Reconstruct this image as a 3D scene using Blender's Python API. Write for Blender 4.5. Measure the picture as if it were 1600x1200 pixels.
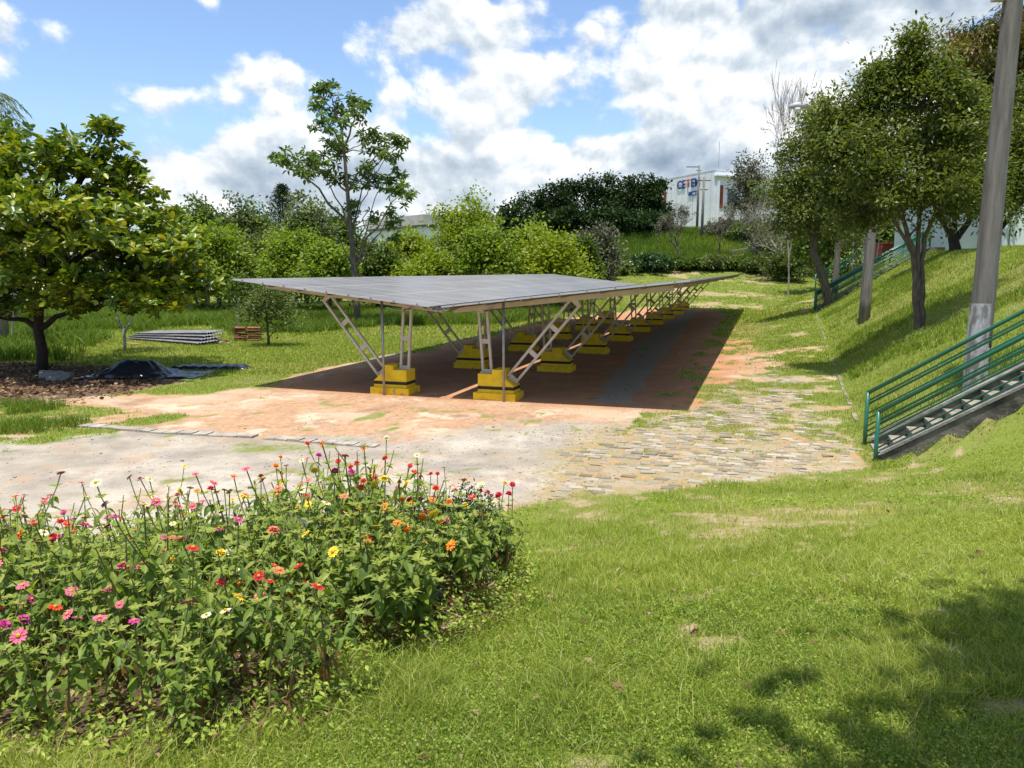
import bpy, math, random
import numpy as np
from mathutils import Vector, Matrix
R=math.radians
rng=np.random.default_rng(7); random.seed(7)
for o in list(bpy.data.objects): bpy.data.objects.remove(o)
S=bpy.context.scene; COL=S.collection
# ------------------------------------------------------------------ camera, sky, sun, exposure
EYE=3.3; FPX=1180.0; HY=427.0; PITCH=math.atan((600-HY)/FPX)
cd=bpy.data.cameras.new('camera'); cam=bpy.data.objects.new('camera',cd); COL.objects.link(cam)
cam.location=(0,0,EYE); cam.rotation_euler=(math.pi/2-PITCH,0,0)
cd.sensor_width=36; cd.lens=FPX/1600*36; cd.clip_end=3000; cd.clip_start=.05
S.camera=cam; S.render.resolution_x=1024; S.render.resolution_y=768
S.view_settings.view_transform='Standard'; S.view_settings.look='None'; S.view_settings.gamma=1
S.view_settings.exposure=0.54
try:
    S.cycles.max_bounces=7; S.cycles.transparent_max_bounces=6; S.cycles.transmission_bounces=4; S.cycles.diffuse_bounces=3
except Exception: pass
AX=np.array([.31584,.94881]); BX=np.array([.94881,-.31584])      # along the car park / across it
SUN_EL=R(78); SH=BX*-.02+AX*1.0; SUN_AZ=math.atan2(-SH[0],-SH[1])   # azimuth of the sun, clockwise from +Y
sl=bpy.data.lights.new('sun','SUN'); sl.energy=4.6; sl.angle=R(.5); sl.color=(1,.955,.88)
so=bpy.data.objects.new('sun',sl); COL.objects.link(so)
sd=Vector((math.sin(SUN_AZ)*math.cos(SUN_EL),math.cos(SUN_AZ)*math.cos(SUN_EL),math.sin(SUN_EL)))
so.rotation_euler=sd.to_track_quat('Z','Y').to_euler(); so.location=(0,0,60)

W=bpy.data.worlds.new('World'); S.world=W; W.use_nodes=True
def build_sky():
    nt=W.node_tree; N=nt.nodes; L=nt.links; N.clear()
    def nd(t,**k):
        n=N.new(t)
        for a,v in k.items(): setattr(n,a,v)
        return n
    def mth(op,a,b=None,c=None,clamp=False):
        n=nd('ShaderNodeMath',operation=op,use_clamp=clamp)
        for i,v in enumerate((a,b,c)):
            if v is None: continue
            if isinstance(v,(int,float)): n.inputs[i].default_value=v
            else: L.new(v,n.inputs[i])
        return n.outputs[0]
    out=nd('ShaderNodeOutputWorld'); bg=nd('ShaderNodeBackground')
    sky=nd('ShaderNodeTexSky',sky_type='NISHITA'); sky.sun_disc=False; sky.sun_elevation=SUN_EL; sky.sun_rotation=SUN_AZ
    sky.altitude=0; sky.air_density=1.0; sky.dust_density=.7; sky.ozone_density=2.0
    tc=nd('ShaderNodeTexCoord'); sp=nd('ShaderNodeSeparateXYZ'); L.new(tc.outputs['Generated'],sp.inputs[0])
    az=mth('ARCTAN2',sp.outputs[0],sp.outputs[1]); el=mth('ARCSINE',sp.outputs[2])
    def blob(cx,cy,sx,sy,w):
        u=mth('DIVIDE',mth('SUBTRACT',az,cx),sx); v=mth('DIVIDE',mth('SUBTRACT',el,cy),sy)
        q=mth('ADD',mth('MULTIPLY',u,u),mth('MULTIPLY',v,v))
        return mth('MULTIPLY',mth('EXPONENT',mth('MULTIPLY',q,-1.0)),w)
    def px(x,y): return (math.atan((x-800)/1190), math.atan((HY-y)/1190.)*math.cos(math.atan((x-800)/1190)))
    B=[(50,105,95,70,.75),(330,-5,110,32,.55),(255,160,40,26,.42),(425,125,75,60,.75),(600,60,110,60,.6),(790,170,170,110,.8),
       (700,60,120,60,.25),(1050,120,170,90,.75),(960,30,180,60,.55),(1280,60,200,90,.85),(1450,20,130,50,.5),(330,270,230,60,.8),(560,300,180,65,.75),(850,300,300,55,.75),(1100,270,200,36,.5),(660,215,50,25,-.3),(980,215,60,14,-.35),(620,30,50,30,-.3),
       (1080,225,150,40,.7),(1500,105,50,22,.5),(1350,200,160,70,.8),(1600,200,120,100,.4),
       (160,130,70,60,-.5),(240,60,90,50,-.35),(720,98,40,28,-.35),(905,200,60,20,-.45),(1535,55,60,30,-.65),(1060,190,120,14,-.35),(190,215,90,30,-.35),(480,20,60,45,-.4)]
    acc=None
    for (x,y,sx,sy,w) in B:
        a,e=px(x,y); o=blob(a,e,sx/1190*1.05,sy/1190*1.05,w)
        acc=o if acc is None else mth('ADD',acc,o)
    # elsewhere in the sky: scattered cumulus, and added high cloud
    vx=nd('ShaderNodeCombineXYZ'); L.new(az,vx.inputs[0]); L.new(mth('MULTIPLY',el,1.25),vx.inputs[1])
    def noise(vec,scale,det,rough=.55,dist=0.):
        n=nd('ShaderNodeTexNoise'); n.noise_dimensions='2D'; n.inputs['Scale'].default_value=scale; n.inputs['Detail'].default_value=det
        n.inputs['Roughness'].default_value=rough; n.inputs['Distortion'].default_value=dist; L.new(vec,n.inputs['Vector']); return n.outputs[0]
    def shifted(dy,dx=0):
        a=nd('ShaderNodeVectorMath',operation='ADD'); L.new(vx.outputs[0],a.inputs[0]); a.inputs[1].default_value=(dx,dy,0); return a.outputs[0]
    hi=nd('ShaderNodeMapRange'); L.new(el,hi.inputs[0]); hi.inputs[1].default_value=.42; hi.inputs[2].default_value=.75; hi.inputs[4].default_value=.45  # extra cloud above the view, added to whiten the ambient light
    base=mth('ADD',mth('ADD',mth('MULTIPLY',acc,.86),-.03),hi.outputs[0])
    def dens(dy,det):
        v=shifted(dy,dy*.3)
        n1=noise(v,3.6,det,.60,.1)
        vo=nd('ShaderNodeTexVoronoi'); vo.voronoi_dimensions='2D'; vo.feature='F1'; vo.inputs['Scale'].default_value=13
        vo.inputs['Detail'].default_value=1.5; vo.inputs['Roughness'].default_value=.55; L.new(v,vo.inputs['Vector'])
        puff=mth('SUBTRACT',.42,vo.outputs['Distance'])
        return mth('ADD',mth('ADD',base,mth('MULTIPLY',mth('SUBTRACT',n1,.5),2.4)),mth('MULTIPLY',puff,.42))
    d0=dens(0,8); d1=dens(.016,7); d2=dens(.075,2)
    mr=nd('ShaderNodeMapRange',interpolation_type='SMOOTHSTEP'); L.new(d0,mr.inputs[0])
    mr.inputs[1].default_value=.20; mr.inputs[2].default_value=.50
    cov=mr.outputs[0]
    edge=mth('MULTIPLY',mth('SUBTRACT',d0,d1),.66)             # lit tops of the puffs
    thick=mth('MULTIPLY',mth('SUBTRACT',d2,.70,clamp=True),.30)   # cloud overhead greys the bases
    br=mth('SUBTRACT',mth('ADD',.90,edge),thick)
    br=mth('MINIMUM',mth('MAXIMUM',br,.40),1.0)
    cc=nd('ShaderNodeValToRGB'); L.new(br,cc.inputs[0]); cr=cc.color_ramp
    cr.elements[0].position=.38; cr.elements[0].color=(.17,.22,.29,1); cr.elements[1].position=1; cr.elements[1].color=(.80,.81,.82,1)
    e=cr.elements.new(.62); e.color=(.31,.375,.455,1); e=cr.elements.new(.8); e.color=(.47,.53,.585,1)
    sk=nd('ShaderNodeMix',data_type='RGBA',blend_type='MULTIPLY'); sk.inputs[0].default_value=1
    L.new(sky.outputs[0],sk.inputs[6]); sk.inputs[7].default_value=(.130,.136,.146,1)
    hz=nd('ShaderNodeMapRange'); L.new(el,hz.inputs[0]); hz.inputs[1].default_value=0; hz.inputs[2].default_value=.12; hz.inputs[2].default_value=.17; hz.inputs[3].default_value=.55; hz.inputs[4].default_value=1
    hm=nd('ShaderNodeVectorMath',operation='SCALE'); L.new(sk.outputs[2],hm.inputs[0]); L.new(hz.outputs[0],hm.inputs[3])
    mx=nd('ShaderNodeMix',data_type='RGBA'); L.new(mth('MULTIPLY',cov,.97),mx.inputs[0]); L.new(hm.outputs[0],mx.inputs[6]); L.new(cc.outputs[0],mx.inputs[7])
    L.new(mx.outputs[2],bg.inputs[0]); bg.inputs[1].default_value=1.0
    L.new(bg.outputs[0],out.inputs[0])
build_sky()

# ------------------------------------------------------------------ helpers
def ab(a,b): return AX[0]*a+BX[0]*b, AX[1]*a+BX[1]*b
def at(x,y,Y):                                       # point seen at pixel (x, y) at forward distance Y
    u=x-800; v=y-600; f=FPX*math.cos(PITCH)-v*math.sin(PITCH); k=Y/f
    return np.array([u*k,Y,EYE+k*(-v*math.cos(PITCH)-FPX*math.sin(PITCH))])
def gnd(x,y,z=0.):
    p=at(x,y,1.)-[0,0,EYE]; t=(z-EYE)/p[2]; return p[:2]*t
_T=np.random.default_rng(3).random((256,256))
def vnoise(x,y):
    xi=np.floor(x).astype(int); yi=np.floor(y).astype(int); fx=x-xi; fy=y-yi; fx=fx*fx*(3-2*fx); fy=fy*fy*(3-2*fy)
    g=lambda i,j:_T[i&255,j&255]
    return (g(xi,yi)*(1-fx)+g(xi+1,yi)*fx)*(1-fy)+(g(xi,yi+1)*(1-fx)+g(xi+1,yi+1)*fx)*fy
def fbm(x,y,s=1.,o=4):
    r=0;amp=.5;t=0
    for i in range(o):
        r=r+amp*vnoise(x*s+i*17.3,y*s+i*9.1); t+=amp; amp*=.5; s*=2.03
    return r/t
def smax(x,y,k):
    h=np.clip(.5+.5*(x-y)/k,0,1); return y+(x-y)*h+k*h*(1-h)
def smin(x,y,k): return -smax(-x,-y,k)
def sstep(x,a,b):
    t=np.clip((x-a)/(b-a),0,1); return t*t*(3-2*t)
def kerb_b(a): return np.interp(a,[0,14,34,51,70,95],[1.55,1.9,2.5,3.0,3.8,6.0])
def HZ(X,Y):
    X=np.asarray(X,float); Y=np.asarray(Y,float)
    a=AX[0]*X+AX[1]*Y; b=BX[0]*X+BX[1]*Y
    kb=kerb_b(a); nearw=1-sstep(a,13.6,13.95)
    ye=10.4+np.where(X>.3,.36*np.minimum(X-.3,9),.30*np.maximum(X-.3,-6))
    m=smin(.2*(ye-Y),1.72+0*Y,.35)
    zk=np.interp(a,[0,14,34,51,66,90],[0,0,.4,.85,1.2,1.5])*sstep(b-kb,-4.2,0)
    far=np.interp(Y,[62,80,95,105,108,112,128,150,260,600],[0,1.3,2.9,5.0,5.4,6.0,10.2,11,13,13])*sstep(X,-12,10)
    sl=.63-.30*nearw
    bank=smin(zk+(b-kb)*sl, np.interp(a,[0,20,60],[3.9,4.2,4.4]),.5)
    z=smax(zk,m,.25)-.0625*(np.abs(zk-m)<.25)*(1-np.abs(zk-m)/.25)
    z=smax(z,bank,.12); z=smax(z,far,.3)+np.interp(a,[18,66,90],[0,.16,0])*sstep(b,-18,-14)
    z=z-.5*sstep(a,13.88,14.02)*(1-sstep(a,15.28,15.4))*sstep(b,2.15,2.6)
    z=z+(fbm(X,Y,.35,3)-.5)*.10*sstep(z,.15,.6)+(fbm(X,Y,2.1,2)-.5)*.05*sstep(z,.1,.4)
    z=z+(fbm(X,Y,.15,3)-.5)*.25*sstep(-b,14,20)*sstep(Y,14,20)
    return z
def PP(x,y): return gnd(x,y)
POLY={k:np.array([gnd(*p) for p in v]) for k,v in dict(
    soil=[(-200,605),(200,640),(420,612),(840,508),(1010,487),(1120,489),(1190,520),(1180,560),(1150,640),(1120,700),(860,700),(560,690),(330,690),(190,672),(60,650),(-200,650)],
    pale=[(-700,690),(-100,682),(60,690),(200,672),(420,690),(640,690),(800,672),(1000,668),(1060,700),(1000,745),(860,800),(500,930),(-900,1000)],
    cobble=[(900,690),(1060,650),(1160,600),(1230,560),(1290,600),(1330,660),(1372,735),(1250,790),(800,820),(860,740)],
    strip=[(930,632),(985,634),(1090,490),(1075,488),(1000,540)],
    strip2=[(560,572),(620,560),(840,510),(830,507),(620,550)],
    lawn=[(420,606),(500,582),(840,509),(1000,470),(980,455),(-1500,455),(-1500,640),(0,600),(150,625),(330,620)],
    patch=[(-300,640),(40,636),(150,640),(290,655),(230,680),(120,690),(0,700),(-300,720)],
    litter=[(-400,570),(0,570),(200,575),(270,600),(210,618),(90,628),(-400,650)],
    far=[(1040,487),(1130,489),(1190,500),(1240,560),(1290,560),(1300,480),(1270,440),(1100,436),(1000,450)]).items()}
POLY['patch2']=np.array([gnd(*p) for p in [(128,672),(160,666),(190,672),(185,684),(150,690),(125,682)]])
POLY['patch3']=np.array([gnd(*p) for p in [(300,692),(400,696),(470,706),(400,716),(320,712)]])
def sdist(P,X,Y):
    d=np.full(X.shape,1e9); ins=np.zeros(X.shape,bool); n=len(P)
    for i in range(n):
        x1,y1=P[i]; x2,y2=P[(i+1)%n]; dx,dy=x2-x1,y2-y1
        t=np.clip(((X-x1)*dx+(Y-y1)*dy)/(dx*dx+dy*dy),0,1)
        d=np.minimum(d,(X-x1-t*dx)**2+(Y-y1-t*dy)**2)
        c=((y1>Y)!=(y2>Y)); xx=(x2-x1)*(Y-y1)/((y2-y1) if y2!=y1 else 1e-9)+x1
        ins^=(c&(X<xx))
    d=np.sqrt(d); return np.where(ins,d,-d)
def masks(X,Y):
    X=np.asarray(X,float); Y=np.asarray(Y,float)
    a=AX[0]*X+AX[1]*Y; b=BX[0]*X+BX[1]*Y; n=fbm(X,Y,.9,4)-.5; n2=fbm(X+40,Y+9,3.2,3)-.5; n3=fbm(X+11,Y-30,.28,3)-.5
    M={}
    def pm(k,w=.8,amp=2.2): return sstep(sdist(POLY[k],X,Y)+n*amp,-w,w)
    soil=pm('soil',1.0,2.2); pale=pm('pale',1.1,2.4); cob=pm('cobble',1.1,2.2); strip=np.maximum(pm('strip',.25,.7),pm('strip2',.25,.7))
    flat=soil
    lawn=pm('lawn',.3,1.2); patch=pm('patch',.35,1.5); lit=pm('litter',.5,2)
    far=pm('far',1.2,3)
    ye=10.4+np.where(X>.3,.36*np.minimum(X-.3,9),.30*np.maximum(X-.3,-6))
    mound=sstep(ye-Y+n*1.4,-.15,.35)
    bank=sstep(b-kerb_b(a)+n*.5,-.35,.1)
    verge=sstep(b,-.6,1.4)*sstep(a,13,17)               # weeds between cobbles and kerb
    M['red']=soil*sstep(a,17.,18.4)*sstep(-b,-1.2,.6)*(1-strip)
    g=np.zeros(X.shape)
    side=(b>-2.6)&(a>14)&(b<4)
    g=np.where(side,sstep(n*1.5+n2*1.4+.06+.34*verge-.16*(a<19)+.25*(a>34),-.12,.5),g)
    g=np.maximum(g,far*sstep(n2+n*.8+.35,-.1,.5)*.95)
    g=np.maximum(g,lawn*(1-lit*.85)); g=np.maximum(g,patch*sstep(n2+n+.3,.1,.3)); g=np.maximum(g,np.maximum(pm('patch2',.3,.8),.8*pm('patch3',.4,1.2))*sstep(n2+n,-.2,.2)); g=np.maximum(g,.8*sstep(n2*1.4+n,.34,.5)*(a>9)*(a<40))
    away=1-np.clip(soil+pale+cob,0,1)
    g=np.maximum(g,away*(Y>30)); g=np.maximum(g,(Y>66)*1.)
    g=np.maximum(g,mound); g=np.maximum(g,bank)
    bare=.95*sstep(n2*2.4+n*1.2+n3*.8,.18,.70)*np.maximum(mound,bank)*(1-.7*bank*(a>16))    # worn spots in the turf
    bare=np.maximum(bare,.9*sstep(n+n2+n3*1.5,.20,.36)*far)
    dry=sstep(n*1.4+n3*1.4+n2*.5,.0,.45)
    # the bed under the zinnias and the litter beneath the big tree are bare earth
    M.update(g=np.clip(g,0,1),soil=np.clip(soil,0,1),pale=np.clip(pale,0,1),cob=np.clip(cob,0,1),strip=strip,bare=bare,dry=dry,lit=lit*(1-mound),mound=mound,bank=bank,lawn=lawn,patch=patch,far=far,a=a,b=b)
    return M

def tag(o,label=None,cat=None,group=None,kind=None):
    if label: o['label']=label
    if cat: o['category']=cat
    if group: o['group']=group
    if kind: o['kind']=kind
    return o
def root(name,loc,label,cat,group=None,rz=0):
    o=bpy.data.objects.new(name,None); o.empty_display_size=.3; o.location=loc; o.rotation_euler=(0,0,rz); COL.objects.link(o)
    return tag(o,label,cat,group)
class MB:
    def __init__(s): s.v=[]; s.f=[]; s.n=0; s.uni=[]          # uni: (verts(N,3), k, idx(M,k), attr(M))
    def add(s,V,F,val=0.5):
        V=np.asarray(V,float); s.v.append(V); 
        by={}
        for f in F: by.setdefault(len(f),[]).append(f)
        for k,ff in by.items(): s.uni.append((np.asarray(ff,int)+s.n,np.full(len(ff),val)))
        s.n+=len(V); return s
    def addn(s,V,F,att=None):                                 # V (N,3), F (M,k)
        V=np.asarray(V,float).reshape(-1,3); F=np.asarray(F,int)
        s.v.append(V); s.uni.append((F+s.n,np.full(len(F),.5) if att is None else np.asarray(att,float))); s.n+=len(V); return s
    def box(s,c,d,rz=0,val=.5,M=None):
        x,y,z=np.array(d)/2.; V=np.array([(i*x,j*y,k*z) for i in(-1,1) for j in(-1,1) for k in(-1,1)],float)
        if rz: V=V@np.array([[math.cos(rz),math.sin(rz),0],[-math.sin(rz),math.cos(rz),0],[0,0,1]])
        if M is not None: V=V@np.array(M).T
        V=V+np.array(c,float)
        return s.add(V,[(0,1,3,2),(4,6,7,5),(0,4,5,1),(2,3,7,6),(0,2,6,4),(1,5,7,3)],val)
    def beam(s,p,q,w,h,up=(0,0,1),val=.5):                     # rectangular bar from p to q
        p=np.array(p,float); q=np.array(q,float); d=q-p; L=np.linalg.norm(d); d/=L; u=np.array(up,float)
        sd=np.cross(d,u); sd/=np.linalg.norm(sd); u=np.cross(sd,d)
        V=[c+sd*i*w/2+u*j*h/2 for c in(p,q) for i,j in((-1,-1),(1,-1),(1,1),(-1,1))]
        return s.add(V,[(0,3,2,1),(4,5,6,7),(0,1,5,4),(1,2,6,5),(2,3,7,6),(3,0,4,7)],val)
    def tube(s,pts,rad,n=8,cap=True,val=.5,wob=0.):
        pts=np.asarray(pts,float); m=len(pts); rad=np.broadcast_to(np.asarray(rad,float),(m,))
        T=np.gradient(pts,axis=0); T/=np.linalg.norm(T,axis=1)[:,None]+1e-9
        ref=np.array([1.,0,0]) if abs(T[0][0])<.8 else np.array([0,1.,0]); V=[]
        an=np.arange(n)*2*np.pi/n
        for i in range(m):
            u=np.cross(T[i],ref); u/=np.linalg.norm(u)+1e-9; w=np.cross(T[i],u); ref=-w if False else ref
            rr=rad[i]*(1+wob*rng.uniform(-1,1,n)) if wob else np.full(n,rad[i])
            V.append(pts[i]+rr[:,None]*(np.cos(an)[:,None]*u+np.sin(an)[:,None]*w))
        V=np.concatenate(V); i=np.arange(m-1)[:,None]*n; j=np.arange(n)[None]; j2=(j+1)%n
        F=np.stack([i+j,i+j2,i+n+j2,i+n+j],-1).reshape(-1,4)
        s.addn(V,F,np.full(len(F),val))
        if cap:
            s.uni.append((np.array([list(range(n))[::-1]])+s.n-len(V),np.array([val]))); s.uni.append((np.array([list(range(n))])+s.n-n,np.array([val])))
        return s
    def prism(s,prof,y0,y1,val=.5):                           # profile in x-z, extruded along y
        n=len(prof); V=[(x,y0,z) for x,z in prof]+[(x,y1,z) for x,z in prof]
        return s.add(V,[tuple(range(n)),tuple(range(2*n-1,n-1,-1))]+[(i,i+n,(i+1)%n+n,(i+1)%n) for i in range(n)],val)
    def build(s,name,m,parent=None,smooth=False,loc=None,me_only=False):
        me=bpy.data.meshes.new(name); V=np.concatenate(s.v)
        L=np.concatenate([u[0].ravel() for u in s.uni]); C=np.concatenate([np.full(len(u[0]),u[0].shape[1]) for u in s.uni]); A=np.concatenate([u[1] for u in s.uni])
        me.vertices.add(len(V)); me.vertices.foreach_set('co',V.astype(np.float32).ravel())
        me.loops.add(len(L)); me.loops.foreach_set('vertex_index',L.astype(np.int32))
        me.polygons.add(len(C)); me.polygons.foreach_set('loop_start',np.concatenate([[0],np.cumsum(C)[:-1]]).astype(np.int32)); 
        try: me.polygons.foreach_set('loop_total',C.astype(np.int32))
        except Exception: pass
        at_=me.attributes.new('v','FLOAT','FACE'); at_.data.foreach_set('value',A.astype(np.float32))
        me.update(calc_edges=True); me.validate()
        me.materials.append(m)
        if smooth or len(me.polygons)<30000: me.polygons.foreach_set('use_smooth',np.full(len(me.polygons),bool(smooth)))
        if me_only: return me
        o=bpy.data.objects.new(name,me); COL.objects.link(o)
        if parent is not None: o.parent=parent
        if loc is not None: o.location=loc
        return o
def inst(name,me,parent,loc=(0,0,0),rot=(0,0,0),sc=1.):
    o=bpy.data.objects.new(name,me); COL.objects.link(o); o.parent=parent; o.location=loc; o.rotation_euler=rot
    o.scale=(sc,)*3 if isinstance(sc,(int,float)) else sc; return o
def copy_tree(o,parent=None,depth=0):
    c=o.copy(); COL.objects.link(c)
    if parent is not None: c.parent=parent
    for ch in list(o.children): copy_tree(ch,c)
    return c

# ------------------------------------------------------------------ materials
def mat(name,c1,c2=None,scale=6.,rough=.75,bump=.0,bscale=None,metal=0.,spec=.3,detail=6.,obj=True,stretch=(1,1,1),thr=(.35,.65)):
    m=bpy.data.materials.new(name); m.use_nodes=True; nt=m.node_tree; b=nt.nodes['Principled BSDF']; L=nt.links
    b.inputs['Roughness'].default_value=rough; b.inputs['Metallic'].default_value=metal; b.inputs['Specular IOR Level'].default_value=spec
    b.inputs['Base Color'].default_value=(*c1,1)
    tc=nt.nodes.new('ShaderNodeTexCoord'); mp=nt.nodes.new('ShaderNodeMapping'); mp.inputs['Scale'].default_value=stretch
    L.new(tc.outputs['Object'],mp.inputs[0])
    if c2 is not None:
        n=nt.nodes.new('ShaderNodeTexNoise'); n.inputs['Scale'].default_value=scale; n.inputs['Detail'].default_value=detail; L.new(mp.outputs[0],n.inputs['Vector'])
        r=nt.nodes.new('ShaderNodeMapRange'); r.inputs[1].default_value=thr[0]; r.inputs[2].default_value=thr[1]; L.new(n.outputs[0],r.inputs[0])
        x=nt.nodes.new('ShaderNodeMix'); x.data_type='RGBA'; x.inputs[6].default_value=(*c1,1); x.inputs[7].default_value=(*c2,1)
        L.new(r.outputs[0],x.inputs[0]); L.new(x.outputs[2],b.inputs['Base Color'])
    if bump:
        n2=nt.nodes.new('ShaderNodeTexNoise'); n2.inputs['Scale'].default_value=bscale or scale*3; n2.inputs['Detail'].default_value=6; L.new(mp.outputs[0],n2.inputs['Vector'])
        bp=nt.nodes.new('ShaderNodeBump'); bp.inputs['Strength'].default_value=bump; bp.inputs['Distance'].default_value=.03; L.new(n2.outputs[0],bp.inputs['Height']); L.new(bp.outputs[0],b.inputs['Normal'])
    return m
def leafmat(name,cols,trans=.35,rough=.5,spec=.35):             # colours spread over the leaves by their own random value
    m=bpy.data.materials.new(name); m.use_nodes=True; nt=m.node_tree; L=nt.links; b=nt.nodes['Principled BSDF']; out=nt.nodes['Material Output']
    a=nt.nodes.new('ShaderNodeAttribute'); a.attribute_name='v'; r=nt.nodes.new('ShaderNodeValToRGB'); L.new(a.outputs['Fac'],r.inputs[0])
    e=r.color_ramp.elements; e[0].position=0; e[0].color=(*cols[0],1); e[1].position=1; e[1].color=(*cols[-1],1)
    for i,c in enumerate(cols[1:-1],1): q=e.new(i/(len(cols)-1)); q.color=(*c,1)
    b.inputs['Roughness'].default_value=rough; b.inputs['Specular IOR Level'].default_value=spec; L.new(r.outputs[0],b.inputs['Base Color'])
    if trans:
        t=nt.nodes.new('ShaderNodeBsdfTranslucent'); g=nt.nodes.new('ShaderNodeMix'); g.data_type='RGBA'; g.blend_type='MULTIPLY'; g.inputs[0].default_value=1
        L.new(r.outputs[0],g.inputs[6]); g.inputs[7].default_value=(1.5,1.45,.6,1); L.new(g.outputs[2],t.inputs[0])
        mx=nt.nodes.new('ShaderNodeMixShader'); mx.inputs[0].default_value=trans; L.new(b.outputs[0],mx.inputs[1]); L.new(t.outputs[0],mx.inputs[2]); L.new(mx.outputs[0],out.inputs[0])
    return m
M={}
M['conc']=mat('weathered_concrete',(.30,.28,.25),(.17,.155,.135),5,.9,.4,30)
M['conc_dark']=mat('mossy_concrete',(.16,.145,.12),(.045,.042,.035),2.2,.95,.5,14,thr=(.4,.62))
M['step']=mat('concrete_step',(.30,.27,.22),(.19,.165,.13),7,.9,.3)
M['step2']=mat('worn_concrete_strip',(.40,.36,.30),(.26,.22,.17),5,.95,.5)
M['kerbc']=mat('worn_kerb',(.30,.26,.19),(.13,.13,.06),3,.95,.4)
M['pole']=mat('pole_concrete',(.215,.195,.17),(.12,.108,.092),3,.9,.35,25,stretch=(3,3,.35))
M['lime']=mat('lime_wash',(.46,.46,.46),(.20,.185,.165),5,.85,.3,20,stretch=(2,2,.7),thr=(.42,.6))
M['beige']=mat('beige_painted_steel',(.56,.50,.42),(.47,.41,.33),4,.5,.05)
M['yellow']=mat('yellow_paint',(.66,.44,.022),(.52,.33,.03),5,.75,.2,30)
def footing_material():
    m=mat('yellow_paint',(.86,.60,.018),(.74,.48,.02),5,.7,.25,30); nt=m.node_tree; L=nt.links; b=nt.nodes['Principled BSDF']; N=nt.nodes
    src=b.inputs['Base Color'].links[0].from_socket; mp=[n for n in N if n.bl_idname=='ShaderNodeMapping'][0]; oi=N.new('ShaderNodeObjectInfo')
    cx=N.new('ShaderNodeCombineXYZ'); k=N.new('ShaderNodeMath'); k.operation='MULTIPLY'; L.new(oi.outputs['Random'],k.inputs[0]); k.inputs[1].default_value=40; L.new(k.outputs[0],cx.inputs[0]); L.new(cx.outputs[0],mp.inputs['Location'])
    n=N.new('ShaderNodeTexNoise'); n.inputs['Scale'].default_value=6; n.inputs['Detail'].default_value=7; L.new(mp.outputs[0],n.inputs['Vector'])
    tc=[q for q in N if q.bl_idname=='ShaderNodeTexCoord'][0]; sp=N.new('ShaderNodeSeparateXYZ'); L.new(tc.outputs['Object'],sp.inputs[0])
    a=N.new('ShaderNodeMath'); a.operation='MULTIPLY_ADD'; L.new(sp.outputs[2],a.inputs[0]); a.inputs[1].default_value=-1.1; L.new(n.outputs[0],a.inputs[2])
    r=N.new('ShaderNodeMapRange'); r.inputs[1].default_value=.40; r.inputs[2].default_value=.56; L.new(a.outputs[0],r.inputs[0])
    x=N.new('ShaderNodeMix'); x.data_type='RGBA'; L.new(r.outputs[0],x.inputs[0]); L.new(src,x.inputs[6]); x.inputs[7].default_value=(.38,.20,.10,1)
    r2=N.new('ShaderNodeMapRange'); r2.inputs[1].default_value=.66; r2.inputs[2].default_value=.70; L.new(n.outputs[0],r2.inputs[0])
    y=N.new('ShaderNodeMix'); y.data_type='RGBA'; L.new(r2.outputs[0],y.inputs[0]); L.new(x.outputs[2],y.inputs[6]); y.inputs[7].default_value=(.34,.31,.26,1); L.new(y.outputs[2],b.inputs['Base Color'])
    return m
M['yellow']=footing_material()
M['black']=mat('black_paint',(.022,.016,.014),(.04,.03,.026),8,.7)
M['galv']=mat('galvanised_steel',(.38,.37,.35),(.28,.27,.25),6,.45,0,metal=.5)
M['rust']=mat('purlin_edge',(.20,.13,.09),(.30,.24,.19),3,.7,.1)
M['green_paint']=mat('green_gloss_paint',(.016,.13,.075),(.02,.10,.055),3,.32,.03,spec=.5)
M['bark']=mat('grey_brown_bark',(.17,.135,.10),(.08,.06,.045),7,.95,.6,22,stretch=(2,2,.5))
M['bark_dark']=mat('dark_bark',(.055,.042,.032),(.03,.022,.018),7,.95,.6,22,stretch=(2,2,.5))
M['bark_grey']=mat('pale_grey_bark',(.36,.32,.27),(.22,.19,.16),5,.95,.5,20,stretch=(2,2,.5))
M['twig']=mat('dry_twig',(.33,.28,.235),(.22,.18,.15),5,.95)
M['white']=mat('white_render',(.74,.75,.76),(.66,.67,.68),.6,.8)
M['offwhite']=mat('pale_green_white_panel',(.66,.72,.70),(.60,.67,.65),.8,.6)
M['panelgreen']=mat('green_panel',(.12,.40,.26),(.10,.34,.22),2,.5)
M['redcol']=mat('red_brick_panel',(.30,.06,.045),(.22,.05,.04),3,.8)
M['window']=mat('dark_window_glass',(.03,.04,.06),(.05,.06,.08),2,.12,spec=.6)
M['tarp']=mat('black_plastic_sheet',(.012,.014,.020),(.020,.022,.030),3,.28,.5,9,spec=.6)
M['sheet']=mat('zinc_sheet',(.26,.265,.27),(.16,.15,.145),3,.55,metal=.3)
M['clay']=mat('clay_tile',(.30,.12,.065),(.16,.07,.045),6,.9,.3)
M['navy']=mat('navy_letter',(.012,.05,.20),None); M['orange']=mat('orange_letter',(.65,.10,.03),None)
M['roofc']=mat('fibre_cement_roof',(.50,.46,.41),(.38,.35,.32),1.5,.85)
M['wood']=mat('raw_board',(.50,.33,.17),(.38,.25,.13),4,.8)
M['lamp']=mat('lamp_housing',(.45,.45,.44),(.38,.38,.37),4,.4)
M['lens']=mat('lamp_lens',(.75,.75,.72),None,rough=.2)

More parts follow.
